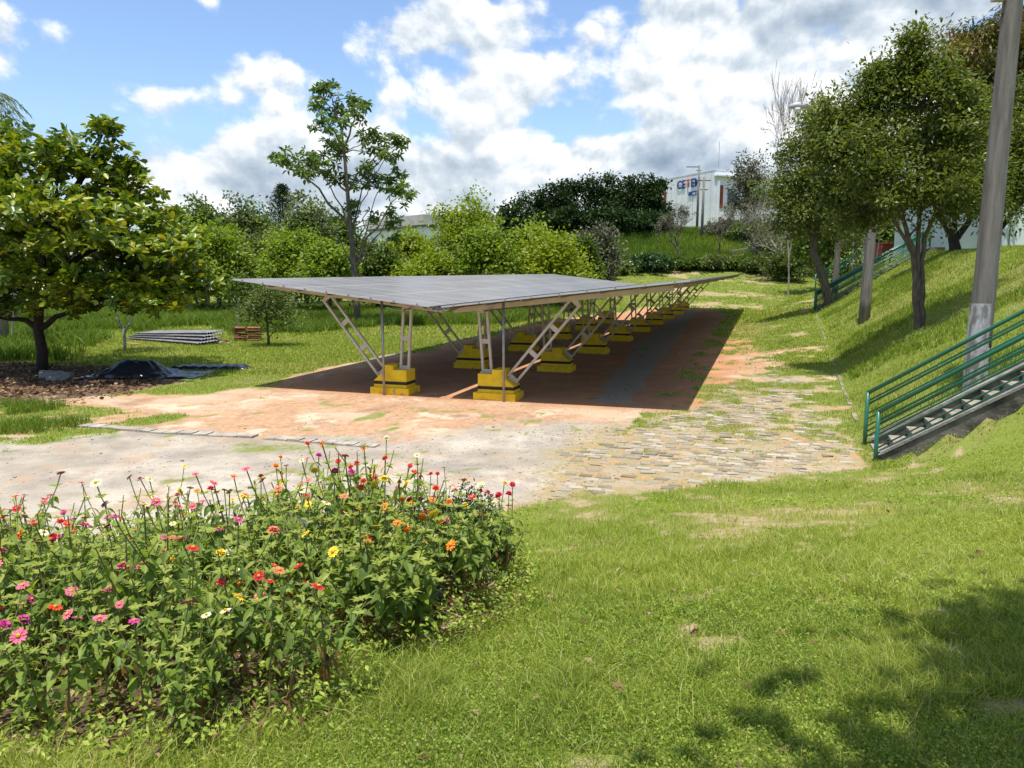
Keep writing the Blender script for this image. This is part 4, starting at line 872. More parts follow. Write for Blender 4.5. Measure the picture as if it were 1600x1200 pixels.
# small trees on the lawn
auto_tree('small_tree','small round tree beside the stack of clay tiles',415,440,92,33.5,'soft',512,seed=160,nl=45,ncl=60,L=.16,Wd=.09,tr=.07,bark='bark')
def y_tree():
    p=at(194,532,31); p[2]=z1(p[0],p[1]); q=lambda x,y: at(x,y,31)-p; t=root('whitewashed_tree',p,'young tree with whitewashed forked trunk under the almond crown','tree')
    m=MB(); m.tube([(0,0,-.1),q(194,517),q(188,505),q(180,492)],[.07,.06,.045,.03],8); m.tube([q(195,518),q(203,505),q(208,490),q(212,470)],[.055,.045,.035,.02],8); m.build('trunk',M['lime'],t,smooth=True)
    f=MB(); r=np.random.default_rng(1); leaf_cloud(f,r,crown_points(r,q(200,455),(1.2,1.2,.8),30),45,.4,.18,.11); f.build('crown',LM['mid'],t)
y_tree()
p=at(372,505,37); p[2]=z1(p[0],p[1]); auto_tree('small_tree','thin whitish stemmed tree behind the zinc sheets',370,430,46,37,'mid',470,seed=161,nl=30,ncl=30,L=.18,Wd=.11,tr=.05,bark='lime')
# the tree behind the photographer whose crown shades the lower right corner
def shade_tree():
    r=np.random.default_rng(33); t=root('shade_tree',(6.65,-1.3,z1(6.65,-1.3)),'tree outside the frame shading the lower right corner of the grass','tree')
    C=crown_points(r,(-3.75,2.2,6.0),(1.7,1.5,.8),85,(.1,1),rough=.3); C=np.concatenate([C,crown_points(r,(-3.3,1.4,5.8),(2.0,1.7,.7),120,(.1,1)),crown_points(r,(-2.4,1.9,6.4),(2.3,2.3,1.1),150,(.1,1))])
    m=MB(); m.tube([(0,0,-.2),(-.2,.2,2.),(-.9,.9,4.2),(-2.2,2.1,5.6)],[.25,.2,.14,.06],10); branches(m,r,[(-.9,.9,4.2),(-1.5,1.4,5.),(-2.2,2.1,5.6)],C,.04,.01,60,0); m.build('trunk',M['bark'],t,smooth=True)
    f=MB(); leaf_cloud(f,r,C,150,.62,.19,.12); f.build('crown',LM['mid'],t)
shade_tree()

# ------------------------------------------------------------------ things lying about under the tree
def tarp():
    p=gnd(232,590); q=gnd(350,578); r0=at(175,590,25.4)
    n=60; mm=40; u=np.linspace(-1,1,n)[:,None]; v=np.linspace(-1,1,mm)[None]
    x=u*1.85+0*v; y=v*.95+0*u
    h=np.exp(-((x+.35)/.85)**4-((y)/.62)**2)*.42
    h+=.05*np.abs(np.sin(7*x+3*np.sin(4*y)))*(h>.02)+fbm(x+5,y+3,2.5,4)*.10+.05*np.abs(fbm(x*3+5,y*1.5+3,2.5,4)-.5); e=np.maximum(0,np.maximum(np.abs(u),np.abs(v))-.92)*8*h; h=np.maximum(h-e,.015+.03*fbm(x,y,4,2))
    X=x+p[0]; Y=y+p[1]; edge=.2*(fbm(x*2,y*2,1.5,3)-.5); X=X+edge*u; Y=Y+edge*v
    Z=h+HZ(X,Y)+.0; V=np.stack([X,Y,Z],-1).reshape(-1,3)-[p[0],p[1],0]
    i=np.arange(n-1)[:,None]*mm; j=np.arange(mm-1)[None]; F=np.stack([i+j,i+mm+j,i+mm+j+1,i+j+1],-1).reshape(-1,4)
    o=MB().addn(V,F).build('plastic_sheet',M['tarp'],smooth=True,loc=(p[0],p[1],0)); tag(o,'black plastic sheet humped over a mound under the spreading tree','tarpaulin')
    c=(gnd(312,580)+[0.25,.25]); x=u*1.35+0*v; y=v*.42+0*u; hh=.05+.11*fbm(x*2+9,y*2,1.8,4)+.05*np.abs(np.sin(9*x+4*y)); hh=hh*(1-np.maximum(np.abs(u),np.abs(v))**8)
    X=x+c[0]; Y=y+c[1]; Z=hh+HZ(X,Y)+.01; V=np.stack([X-c[0],Y-c[1],Z],-1).reshape(-1,3)
    o=MB().addn(V,F).build('plastic_sheet',M['tarp'],smooth=True,loc=(c[0],c[1],0)); tag(o,'crumpled flat black plastic sheet to the right of the humped one','tarpaulin')
tarp()
def scrap():
    A=at(212,530,28.5)[:2]; A=gnd(212,533); Bq=gnd(338,541); d=unit(Bq-A); rz=math.atan2(d[1],d[0]); L_=np.linalg.norm(Bq-A)
    for k in range(4):
        m=MB(); n=28; xs=np.linspace(-.6,.6,n); prof=[(x,.025*math.sin(x*38)+.02) for x in xs]; Ls=L_*(1-.06*k)
        V=[];F=[]
        for s in (0,1):
            for x,z in prof: V.append((s*Ls,x,z+.06*k)); 
            for x,z in prof: V.append((s*Ls,x,z+.06*k-.004))
        for i in range(n-1): F+=[(i,i+1,2*n+i+1,2*n+i),(n+i,3*n+i,3*n+i+1,n+i+1)]
        V=np.array(V,float); V[:,2]+=V[:,0]*.012*k+.12
        m.add(V,F); o=m.build('zinc_sheet',M['sheet'],loc=(A[0]+.1*k,A[1]+.14*k,z1(*A)+.02)); o.rotation_euler=(.05,0,rz+.05*(k-1.5))
        tag(o,['lowest','second lowest','second highest','topmost'][k]+' corrugated zinc sheet of the pile on the lawn','metal sheet','corrugated zinc sheets on the lawn')
    p=gnd(388,534); z0=z1(*p); r=np.random.default_rng(3)
    n=0
    names=['bottom','second','third','fourth','fifth','top']
    for l in range(6):
        for j,side in enumerate(('left','right')):
            m=MB(); w=.62
            m.tube([(-w/2,0,0),(0,0,.0),(w/2,0,0)],[.09,.085,.08],8); V=m.v[0]; V[:,2]*=.55; V[:,1]*=2.6
            o=m.build('clay_tile',M['clay'],loc=(p[0]-.34+.66*j+r.uniform(-.04,.04),p[1]+r.uniform(-.04,.04),z0+.07+l*.115)); o.rotation_euler=(0,0,r.uniform(-.12,.12))
            tag(o,f'{names[l]} clay tile at the {side} side of the weathered stack by the small tree','roof tile','stacked clay tiles')
    r=np.random.default_rng(8)
    for k,(x,y,s) in enumerate([(318,537,.16),(328,541,.12),(335,535,.2),(346,540,.13),(352,537,.15),(358,541,.1),(343,533,.12)]):
        g=gnd(x,y); m=MB(); V=sph(14,r)*s*[1,1,.6]; 
        lat=4; lon=8; ring=[(math.cos(2*math.pi*j/lon)*math.sin(math.pi*i/lat),math.sin(2*math.pi*j/lon)*math.sin(math.pi*i/lat),math.cos(math.pi*i/lat)) for i in range(1,lat) for j in range(lon)]
        V=np.array(ring+[(0,0,1),(0,0,-1)])*s*[1,1,.7]*r.uniform(.75,1.2,(len(ring)+2,1)); F=[(i*lon+j,i*lon+(j+1)%lon,(i+1)*lon+(j+1)%lon,(i+1)*lon+j) for i in range(lat-2) for j in range(lon)]
        T_=(lat-1)*lon; F+=[(T_,(j+1)%lon,j) for j in range(lon)]+[(T_+1,(lat-2)*lon+j,(lat-2)*lon+(j+1)%lon) for j in range(lon)]
        m.add(V,F); o=m.build('rubble_lump',M['conc'] if k%2 else M['clay'],loc=(*g,z1(*g)+s*.3)); tag(o,['reddish rubble lump touching the right end of the zinc sheets','small grey rubble lump just behind the sheet ends','biggest reddish lump in the middle of the rubble','grey lump between the middle of the rubble and the clay tiles','reddish lump close to the clay tiles','smallest grey lump, nearest the clay tiles','reddish lump at the back of the rubble beside the sheets'][k],'rubble','rubble beside the zinc sheets')
    for k,(x,y,dx,tilt,lab) in enumerate([(80,594,.62,.30,'grey concrete slab leaning at the foot of the almond trunk'),(92,597,.55,.18,'flat grey concrete slab just right of the leaning one by the trunk')]):
        g=gnd(x,y); m=MB(); m.box((0,0,0),(dx,.5,.06)); o=m.build('concrete_slab',M['conc'],loc=(*g,z1(*g)+.12-.05*k)); o.rotation_euler=(tilt,.1,.5-.3*k); tag(o,lab,'slab','slabs by the trunk')
    g=gnd(102,597); m=MB(); m.tube([(0,0,0),(0,.05,.02),(0,.3,.02)],[.12,.13,.11],12); o=m.build('concrete_pipe',M['conc'],loc=(*g,z1(*g)+.1)); tag(o,'short round piece of grey pipe beside the slabs by the trunk','pipe')
    g=gnd(208,543); m=MB(); m.box((0,0,.03),(.9,.12,.03)); o=m.build('wooden_board',M['wood'],loc=(*g,z1(*g)+.02)); o.rotation_euler=(0,0,-.5); tag(o,'pale wooden board lying in the grass left of the zinc sheets','board')
    g=ab(49.6,2.3); m=MB(); m.box((0,0,.12),(.45,.3,.24)); m.box((.25,.1,.06),(.3,.25,.12),.4); o=m.build('clay_rubble',M['wood'],loc=(*g,z1(*g))); tag(o,'orange clay lump at the foot of the distant stairs','rubble')
scrap()

# ------------------------------------------------------------------ zinnia bed
FC={'crimson':(.55,.018,.03),'scarlet':(.72,.05,.018),'orange':(.85,.22,.012),'magenta':(.58,.035,.26),'pink':(.72,.14,.24),'yellow':(.85,.60,.03),'cream':(.78,.74,.42),'salmon':(.78,.20,.12)}
FM={k:mat(k+'_petal',c,tuple(x*.75 for x in c),40,.6) for k,c in FC.items()}
M['disc']=mat('flower_disc',(.75,.42,.03),(.25,.09,.02),60,.8)
LM['zinnia']=leafmat('zinnia_leaf',[(.08,.13,.02),(.15,.225,.035),(.24,.32,.05),(.38,.40,.09)],.45,.5,.3)
LM['stem']=leafmat('zinnia_stem',[(.20,.12,.06),(.17,.16,.06),(.15,.20,.06)],0,.7,.2)
LM['dead']=leafmat('withered_leaf',[(.10,.05,.02),(.20,.10,.04),(.30,.20,.07)],.3,.8,.1)
def flower_mesh(col,kind,seed):
    r=np.random.default_rng(seed); m=MB(); rings=[(13,.038,.10)] if kind=='single' else [(14,.037,-.05),(12,.030,.35),(9,.020,.9)]
    for k,(n,L_,el) in enumerate(rings):
        a=np.arange(n)*2*np.pi/n+k*.2; D=np.stack([np.cos(a),np.sin(a),np.full(n,el)],1)+r.normal(0,.06,(n,3)); P=D*.004+[0,0,.004*k]
        leaves(m,P,D,L_*r.uniform(.85,1.1,n),.0165,r.random(n),.25,6,r,nrm=np.tile([0,0,1.],(n,1)))
    return m.build('flower',FM[col],me_only=True)
dm=MB(); dm.tube([(0,0,.0),(0,0,.008),(0,0,.013)],[.010,.011,.005],10); disc=dm.build('flower_disc',M['disc'],me_only=True)
FLM={(c,k):flower_mesh(c,k,i) for i,(c,k) in enumerate([(c,k) for c in FC for k in ('single','double')])}
def big_leaf(m,P,D,L_,Wd,val,r):     # 10-vertex ovate leaf arching down
    n=len(P); D=unit(D); up=np.tile([0,0,1.],(n,1))+r.normal(0,.25,(n,3)); Sd=unit(np.cross(D,up)); N_=np.cross(Sd,D)
    L_=L_[:,None]; Wd=Wd[:,None]; rows=[]
    for t,w in ((0,.06),(.25,.85),(.5,1.),(.78,.6),(1.,.03)):
        c=P+D*L_*t-N_*L_*(.42*t*t)
        if t in(0,1.): rows.append([c])
        else: rows.append([c+Sd*Wd*.5*w+N_*Wd*.14*w,c,c-Sd*Wd*.5*w+N_*Wd*.14*w])
    V=np.stack(sum(rows,[]),1); k=V.shape[1]   # 0 |1 2 3|4 5 6|7 8 9|10
    b=np.arange(n)[:,None]*k
    Q=np.concatenate([b+[1,4,5,2],b+[2,5,6,3],b+[4,7,8,5],b+[5,8,9,6]]); T_=np.concatenate([b+[0,1,2],b+[0,2,3],b+[7,10,8],b+[8,10,9]])
    m.addn(V.reshape(-1,3),Q,np.tile(val,4)); m.uni.append((T_+m.n-n*k,np.tile(val,4)))
def zinnia_foliage(seed,h):
    r=np.random.default_rng(seed); st=MB(); lf=MB(); dl=MB(); tips=[]
    def stem(p,d,L_,rad,lv):
        n=7; P=[np.array(p,float)]; d=unit(np.array(d,float))
        for i in range(n-1): d=unit(d+r.normal(0,.06,3)+[0,0,.06]); P.append(P[-1]+d*L_/(n-1))
        P=np.array(P); st.tube(P,np.linspace(rad,rad*.6,n),5,cap=False,val=.3 if lv==0 else .8)
        m_=int(L_/.058); a0=r.uniform(0,6)
        for i in range(1,m_):
            t=i/m_*(n-1); j=min(int(t),n-2); c=P[j]+(P[j+1]-P[j])*(t-j); a=a0+i*1.6; hh=c[2]
            dead=hh<.42*h and r.random()<.8
            for s in (0,1):
                aa=a+s*math.pi; big=.058+.05*(1-i/m_)*r.uniform(.7,1.2); e=r.uniform(-.7,.3) if not dead else -1.3
                D=np.array([[math.cos(aa),math.sin(aa),e]]); 
                if dead:
                    if r.random()<.6: big_leaf(dl,c[None],D,np.array([big*.8]),np.array([big*.3]),np.array([r.random()]),r)
                else: big_leaf(lf,c[None],D,np.array([big]),np.array([big*.44]),np.array([r.random()*(.45+.55*hh/h)]),r)
        if lv<1:
            for k in range(r.integers(2,5)):
                a=r.uniform(0,6.28); j=r.integers(2,5); stem(P[j],(math.cos(a)*.8,math.sin(a)*.8,1),L_*r.uniform(.35,.6),rad*.7,1)
        # few small leaves at the tip
        k=6; a=np.arange(k)*1.05; big_leaf(lf,np.tile(P[-1],(k,1)),np.stack([np.cos(a),np.sin(a),np.full(k,.8)],1),r.uniform(.03,.05,k),r.uniform(.012,.018,k),r.uniform(.6,1,k),r)
        tips.append((P[-1],unit(d+[0,0,.4])*r.uniform(.05,.13)))
    for k in range(2 if seed%3 else 3):
        a=r.uniform(0,6.28); stem((.04*math.cos(a),.04*math.sin(a),0),(.18*math.cos(a),.18*math.sin(a),1),h*r.uniform(.72,.9),.006,0)
    tips=sorted(tips,key=lambda t:-(t[0]+t[1])[2])[:3]
    for p_,k_ in tips: st.tube([p_,p_+k_],[.0035,.003],5,val=.8)
    tips=[p_+k_ for p_,k_ in tips]
    me1=lf.build('leaves',LM['zinnia'],me_only=True); me2=st.build('stems',LM['stem'],me_only=True); me3=dl.build('withered_leaves',LM['dead'],me_only=True) if dl.n else None
    return me1,me2,me3,tips,h
PROT=[zinnia_foliage(s,.62+.035*(s%8)) for s in range(16)]
COLNAME={'crimson':'dark red','scarlet':'red','orange':'orange','magenta':'magenta','pink':'pink','yellow':'yellow','cream':'cream white','salmon':'salmon'}
def zinnias():
    r=np.random.default_rng(21); P=[]; tries=0
    while len(P)<172 and tries<30000:
        tries+=1; x=r.uniform(-4.9,.1); y=r.uniform(1.7,6.8)
        if abs(x)/y>.95: continue
        d=float(sdist(BED,np.array([x]),np.array([y]))[0])
        if d<.06: continue
        # a gap before the right-hand clump
        if -.50<x<-.22 and 4.0<y<5.4 and r.random()<.85: continue
        if all((x-a)**2+(y-b)**2>.19**2 for a,b in P): P.append((x,y))
    for k,(x,y) in enumerate(P):
        v=r.integers(0,len(PROT)); l,s,dd,tips,h=PROT[v]; z=z1(x,y)
        u=x/y
        sc=np.interp(u,[-.7,-.4,-.3,-.2,-.14,-.1,-.05],[1.05,1.18,1.24,1.34,1.26,1.0,.92])*r.uniform(.86,1.1)
        sc*=float(np.interp(d_front(x,y),[0,.5,1.3],[.68,.82,1.])) if u<-.2 else 1
        zone='left end' if u<-.5 else 'middle' if u<-.25 else 'right part'
        df=d_front(x,y); row='front edge' if df<.45 else 'second row' if df<.95 else 'third row' if df<1.5 else 'fourth row' if df<2.1 else 'rearmost row'
        zn='at the far left' if u<-.62 else 'left end' if u<-.5 else 'left of the middle' if u<-.38 else 'at the middle' if u<-.28 else 'right of the middle' if u<-.2 else 'below the tallest' if u<-.13 else 'in the gap' if u<-.09 else 'in the right hand clump'
        w={'left end':dict(magenta=5,pink=4,crimson=2,scarlet=2,cream=1.5,salmon=1),'middle':dict(yellow=3,cream=3,crimson=2,salmon=2,scarlet=2,pink=1.5,magenta=1.5,orange=.8),'right part':dict(scarlet=4,orange=2.5,yellow=3,crimson=3,salmon=2,cream=1.5,pink=.6)}[zone]
        ks=list(w); col=ks[r.choice(len(ks),p=np.array(list(w.values()))/sum(w.values()))]
        kind='double' if r.random()<(.5 if zone=='right part' else .2) else 'single'
        nf=int(r.choice([1,2,3],p=[.30,.38,.32])); size='tall' if sc*h>.85 else 'short' if sc*h<.62 else 'medium'
        kn='pompom' if kind=='double' else 'daisy'
        lab=(f'{size} zinnia with {["no","one","two","three"][nf]} {COLNAME[col]} {kn} flower{"s" if nf>1 else ""}, {row}, {zn}' if nf else f'{size} leafy zinnia without open flowers, {row}, {zn}')
        t=root('zinnia_plant',(x,y,z-.01),lab,'flower plant','zinnias in the flower bed'); t.scale=(sc,)*3; t.rotation_euler=(r.normal(0,.06),r.normal(0,.06),r.uniform(0,6.28))
        inst('stems',s,t); inst('leaves',l,t)
        if dd: inst('withered_leaves',dd,t)
        for q in tips[:nf]:
            f=inst('flower',FLM[(col,kind)],t,q,(r.normal(0,.42),r.normal(0,.42),r.uniform(0,6)),r.uniform(.5,.85)/sc)
            if kind=='single': inst('flower_disc',disc,f,(0,0,.003))
def d_front(x,y):
    F=BED[:9]; best=9
    for i in range(8):
        a,b=F[i],F[i+1]; t=np.clip(((x-a[0])*(b-a)[0]+(y-a[1])*(b-a)[1])/((b-a)@(b-a)),0,1); best=min(best,math.hypot(x-a[0]-t*(b-a)[0],y-a[1]-t*(b-a)[1]))
    return best
zinnias()
def tell_apart():
    by={}
    for o in bpy.data.objects:
        if o.get('category')=='flower plant': by.setdefault(o['label'],[]).append(o)
    w={2:['leftmost','rightmost'],3:['leftmost','central','rightmost'],4:['leftmost','centre left','centre right','rightmost']}
    for l,os_ in by.items():
        if len(os_) in w:
            for o,q in zip(sorted(os_,key=lambda o:o.location.x/o.location.y),w[len(os_)]): o['label']=q+' '+l
tell_apart()
# little evergreen bush behind the right clump, a pale leafy weed, kerb stones of the bed
r_=np.random.default_rng(77)
t=root('boxwood_bush',(-.38,5.75,z1(-.38,5.75)),'low dark evergreen bush with small leaves in the right part of the flower bed','bush'); m=MB(); 
for k in range(10): m.tube(limb((0,0,0),(r_.uniform(-.3,.3),r_.uniform(-.25,.25),.5),r_,4,.1),[.01,.007,.005,.004],5)
m.build('stems',M['bark'],t); f=MB(); leaf_cloud(f,r_,crown_points(r_,(0,0,.38),(.36,.32,.34),70,(.3,1)),70,.09,.032,.018,6); f.build('leaves',LM['hedge'],t)
g=gnd(655,990,1.27); t=root('broad_leaved_weed',(*g,z1(*g)),'pale broad leaved weed with yellowing lower leaves at the front of the bed','plant'); m=MB(); m.tube([(0,0,0),(.01,0,.2),(0,0,.36)],[.008,.006,.004],6); m.build('stem',M['green_paint'],t)
f=MB(); n=14; a=np.arange(n)*2.4; h=np.linspace(.08,.36,n); big_leaf(f,np.stack([0*a,0*a,h],1),np.stack([np.cos(a),np.sin(a),np.linspace(-.5,.6,n)],1),r_.uniform(.11,.16,n),r_.uniform(.05,.065,n),np.linspace(1.,.4,n),r_); f.build('leaves',LM['bright'],t)
for k,(x,y,rz,s) in enumerate([(655,905,.5,.30),(690,893,.25,.26),(757,870,1.2,.14),(630,925,.8,.2)]):
    g=gnd(x,y,1.2); m=MB(); m.box((0,0,.02),(s,s*.6,.09)); m.box((s*.2,.02,.07),(s*.4,s*.45,.04),.3); o=m.build('edging_stone',M['conc'],loc=(*g,z1(*g))); o.rotation_euler=(.1,.05,rz)
    tag(o,['long flat grey stone edging the bed near the pale weed','flat grey stone edging the bed below the gap in the flowers','small upright grey stone under the right hand clump','grey stone half hidden at the foot of the tall stems'][k],'stone','edging stones of the bed')

# ------------------------------------------------------------------ grass and ground cover (uncountable)
LM['blade']=leafmat('grass_blade',[(.085,.14,.018),(.19,.255,.034),(.31,.37,.06),(.44,.46,.12),(.56,.48,.28)],.45,.6,.18)
LM['cover']=leafmat('clover_leaf',[(.09,.155,.018),(.20,.285,.036),(.31,.395,.06),(.44,.48,.10)],.4,.5,.2)
LM['tall']=leafmat('tall_grass_blade',[(.045,.09,.012),(.09,.155,.016),(.15,.22,.022),(.23,.28,.05)],.4,.5,.2)
LM['litter']=leafmat('fallen_leaf',[(.07,.035,.02),(.12,.06,.035),(.20,.12,.07),(.36,.27,.17)],.1,.8,.1)  # fallen leaves, tones lowered to carry the shade under the big tree
def blades(m,r,X,Y,h,w,val,lean=.45,z0=None,seg=1):
    n=len(X); Z=HZ(X,Y) if z0 is None else z0; a=r.uniform(0,2*np.pi,n); ln=np.abs(r.normal(0,lean,n)); D=np.stack([np.cos(a)*ln,np.sin(a)*ln,np.ones(n)],1); P=np.stack([X,Y,Z-.01],1)
    b=r.uniform(0,2*np.pi,n); Sd=np.stack([np.cos(b),np.sin(b),0*b],1); h=h[:,None]; w=w[:,None]
    if seg==1:
        V=np.stack([P-Sd*w/2,P+Sd*w/2,P+D*h],1); m.addn(V.reshape(-1,3),np.arange(n*3).reshape(n,3),val)
    else:
        mid=P+D*h*.55+[0,0,0]; tip=P+D*h*.85+np.stack([np.cos(a),np.sin(a),0*a],1)*h*ln[:,None]*.5+[0,0,0]
        V=np.stack([P-Sd*w/2,P+Sd*w/2,mid+Sd*w*.4,mid-Sd*w*.4,tip],1); k=np.arange(n)[:,None]*5; m.addn(V.reshape(-1,3),k+[0,1,2,3],val); m.uni.append((k+[3,2,4]+m.n-n*5,val))
def scatter(r,n,lo,hi,u0=-.78,u1=.78,p=1.):       # points in a wedge before the camera, lo..hi metres forward
    Y=lo+(hi-lo)*r.random(n)**p; X=Y*r.uniform(u0,u1,n); return X,Y
def turf():
    r=np.random.default_rng(50); m=MB(); c=MB()
    for lo,hi,n,hh,ww in ((1.6,3.6,150000,.055,.0035),(3.6,7,190000,.055,.005),(7,14.2,170000,.055,.008)):
        X,Y=scatter(r,n,lo,hi,-.8,.85); K=masks(X,Y); bed=sdist(BED,X,Y)
        tuft=fbm(X+3,Y,1.3,3); keep=(K['mound']+K['bank']>.45)&~((K['a']>13.85)&(K['a']<15.45)&(K['b']>2.0))&(r.random(n)>K['bare']*.85)&(bed<.1)&(r.random(n)<.35+1.2*tuft)
        # trodden, drier and shorter up the middle; longer near the bed
        X,Y,tf,dry,bd=X[keep],Y[keep],tuft[keep],K['dry'][keep],bed[keep]
        k=len(X); h=hh*r.uniform(.4,1.3,k)*(1+.9*sstep(tf,.60,.75))*(1+1.0*sstep(bd,-.6,0)*(r.random(k)<.25)); val=np.clip(r.beta(2.2,3,k)+.28*dry*r.random(k)+.12*(tf-.5)+.75*(fbm(X+31,Y+7,.55,4)-.5),0,1); val=np.where(r.random(k)<.07+.38*dry,r.uniform(.78,1,k),np.minimum(val,.80))
        blades(m,r,X,Y,h,np.full(k,ww),val,.75,seg=2 if lo<7 else 1)
    X,Y=scatter(r,5200,1.8,9,-.8,.8); K=masks(X,Y); bed=sdist(BED,X,Y); keep=(fbm(X,Y+50,.6,3)>.52)&(K['mound']>.5)&(bed<-.0)
    X,Y=X[keep],Y[keep]; X=np.repeat(X,9)+r.normal(0,.018,len(X)*9); Y=np.repeat(Y,9)+r.normal(0,.018,len(Y)*9); k=len(X)
    blades(m,r,X,Y,r.uniform(.05,.13,k),np.full(k,.0045),r.uniform(.25,.75,k),.55,seg=2)
    tag(m.build('grass',LM['blade']),kind='stuff')
    for lo,hi,n,s in ((1.6,4,80000,.013),(4,8,90000,.018),(8,15.,60000,.028)):
        X,Y=scatter(r,n,lo,hi,-.8,.85); K=masks(X,Y); bed=sdist(BED,X,Y); pat=fbm(X+9,Y+70,.9,4)
        keep=((K['mound']+K['bank'])>.45)&~((K['a']>13.85)&(K['a']<15.45)&(K['b']>2.0))&(r.random(n)>K['bare'])&(bed<.2)&(r.random(n)<sstep(pat,.40,.62)*1.0)
        X,Y=X[keep],Y[keep]; k=len(X); P=np.stack([X,Y,HZ(X,Y)+r.uniform(.004,.045,k)],1); a=r.uniform(0,6.28,k)
        leaves(c,P,np.stack([np.cos(a),np.sin(a),r.normal(0,.4,k)],1),s*r.uniform(.7,1.4,k),s*.75*r.uniform(.7,1.3,k),np.clip(r.beta(2.4,2.4,k)+.8*(fbm(X+31,Y+7,.55,4)-.5),0,1),.2,4,r)
    tag(c.build('ground_cover',LM['cover']),kind='stuff')
turf()
def bed_weeds():
    r=np.random.default_rng(51); c=MB(); n=30000; X=r.uniform(-4.2,.2,n); Y=r.uniform(2.,6.8,n); b=sdist(BED,X,Y); keep=(b>-.22)&(np.abs(X)/Y<.9)&(r.random(n)<np.where(b<.4,1,.35)); X,Y,b=X[keep],Y[keep],b[keep]; k=len(X)
    P=np.stack([X,Y,HZ(X,Y)+r.uniform(0,.20,k)*np.where(b<.5,1,.7)],1); a=r.uniform(0,6.28,k); leaves(c,P,np.stack([np.cos(a),np.sin(a),r.normal(.2,.5,k)],1),r.uniform(.02,.045,k),r.uniform(.012,.022,k),r.random(k),.3,4,r)
    tag(c.build('bed_weeds',LM['cover']),kind='stuff')
    d=MB(); n=5000; X=r.uniform(-4.2,.2,n); Y=r.uniform(2.,6.8,n); b=sdist(BED,X,Y); keep=(b>-.15); X,Y=X[keep],Y[keep]; k=len(X); a=r.uniform(0,6.28,k)
    leaves(d,np.stack([X,Y,HZ(X,Y)+r.uniform(.0,.12,k)],1),np.stack([np.cos(a),np.sin(a),r.normal(0,.7,k)],1),r.uniform(.03,.07,k),r.uniform(.012,.03,k),r.random(k),.5,4,r)
    n=7000; u=r.random(n)
    for poly,cnt in ((POLY['litter'],9000),):
        lo=poly.min(0); hi=poly.max(0); X=r.uniform(-22,hi[0],cnt); Y=r.uniform(lo[1],hi[1],cnt); keep=(sdist(poly,X,Y)+r.normal(0,.8,cnt)>0); X,Y=X[keep],Y[keep]; k=len(X); a=r.uniform(0,6.28,k)
        leaves(d,np.stack([X,Y,HZ(X,Y)+r.uniform(.0,.05,k)],1),np.stack([np.cos(a),np.sin(a),r.normal(0,.35,k)],1),r.uniform(.10,.2,k),r.uniform(.06,.11,k),r.random(k),.4,4,r)
    n=1500; X,Y=scatter(r,n,2,13,-.3,.8); k=n; a=r.uniform(0,6.28,k); z=HZ(X,Y)+.03; keep=masks(X,Y)['mound']>.5
    X,Y,z,a=X[keep][:260],Y[keep][:260],z[keep][:260],a[keep][:260]; k=len(X)
    leaves(d,np.stack([X,Y,z],1),np.stack([np.cos(a),np.sin(a),r.normal(0,.2,k)],1),r.uniform(.04,.08,k),r.uniform(.02,.04,k),r.uniform(.3,1,k),.4,4,r)
    tag(d.build('leaf_litter',LM['litter']),kind='stuff')
bed_weeds()
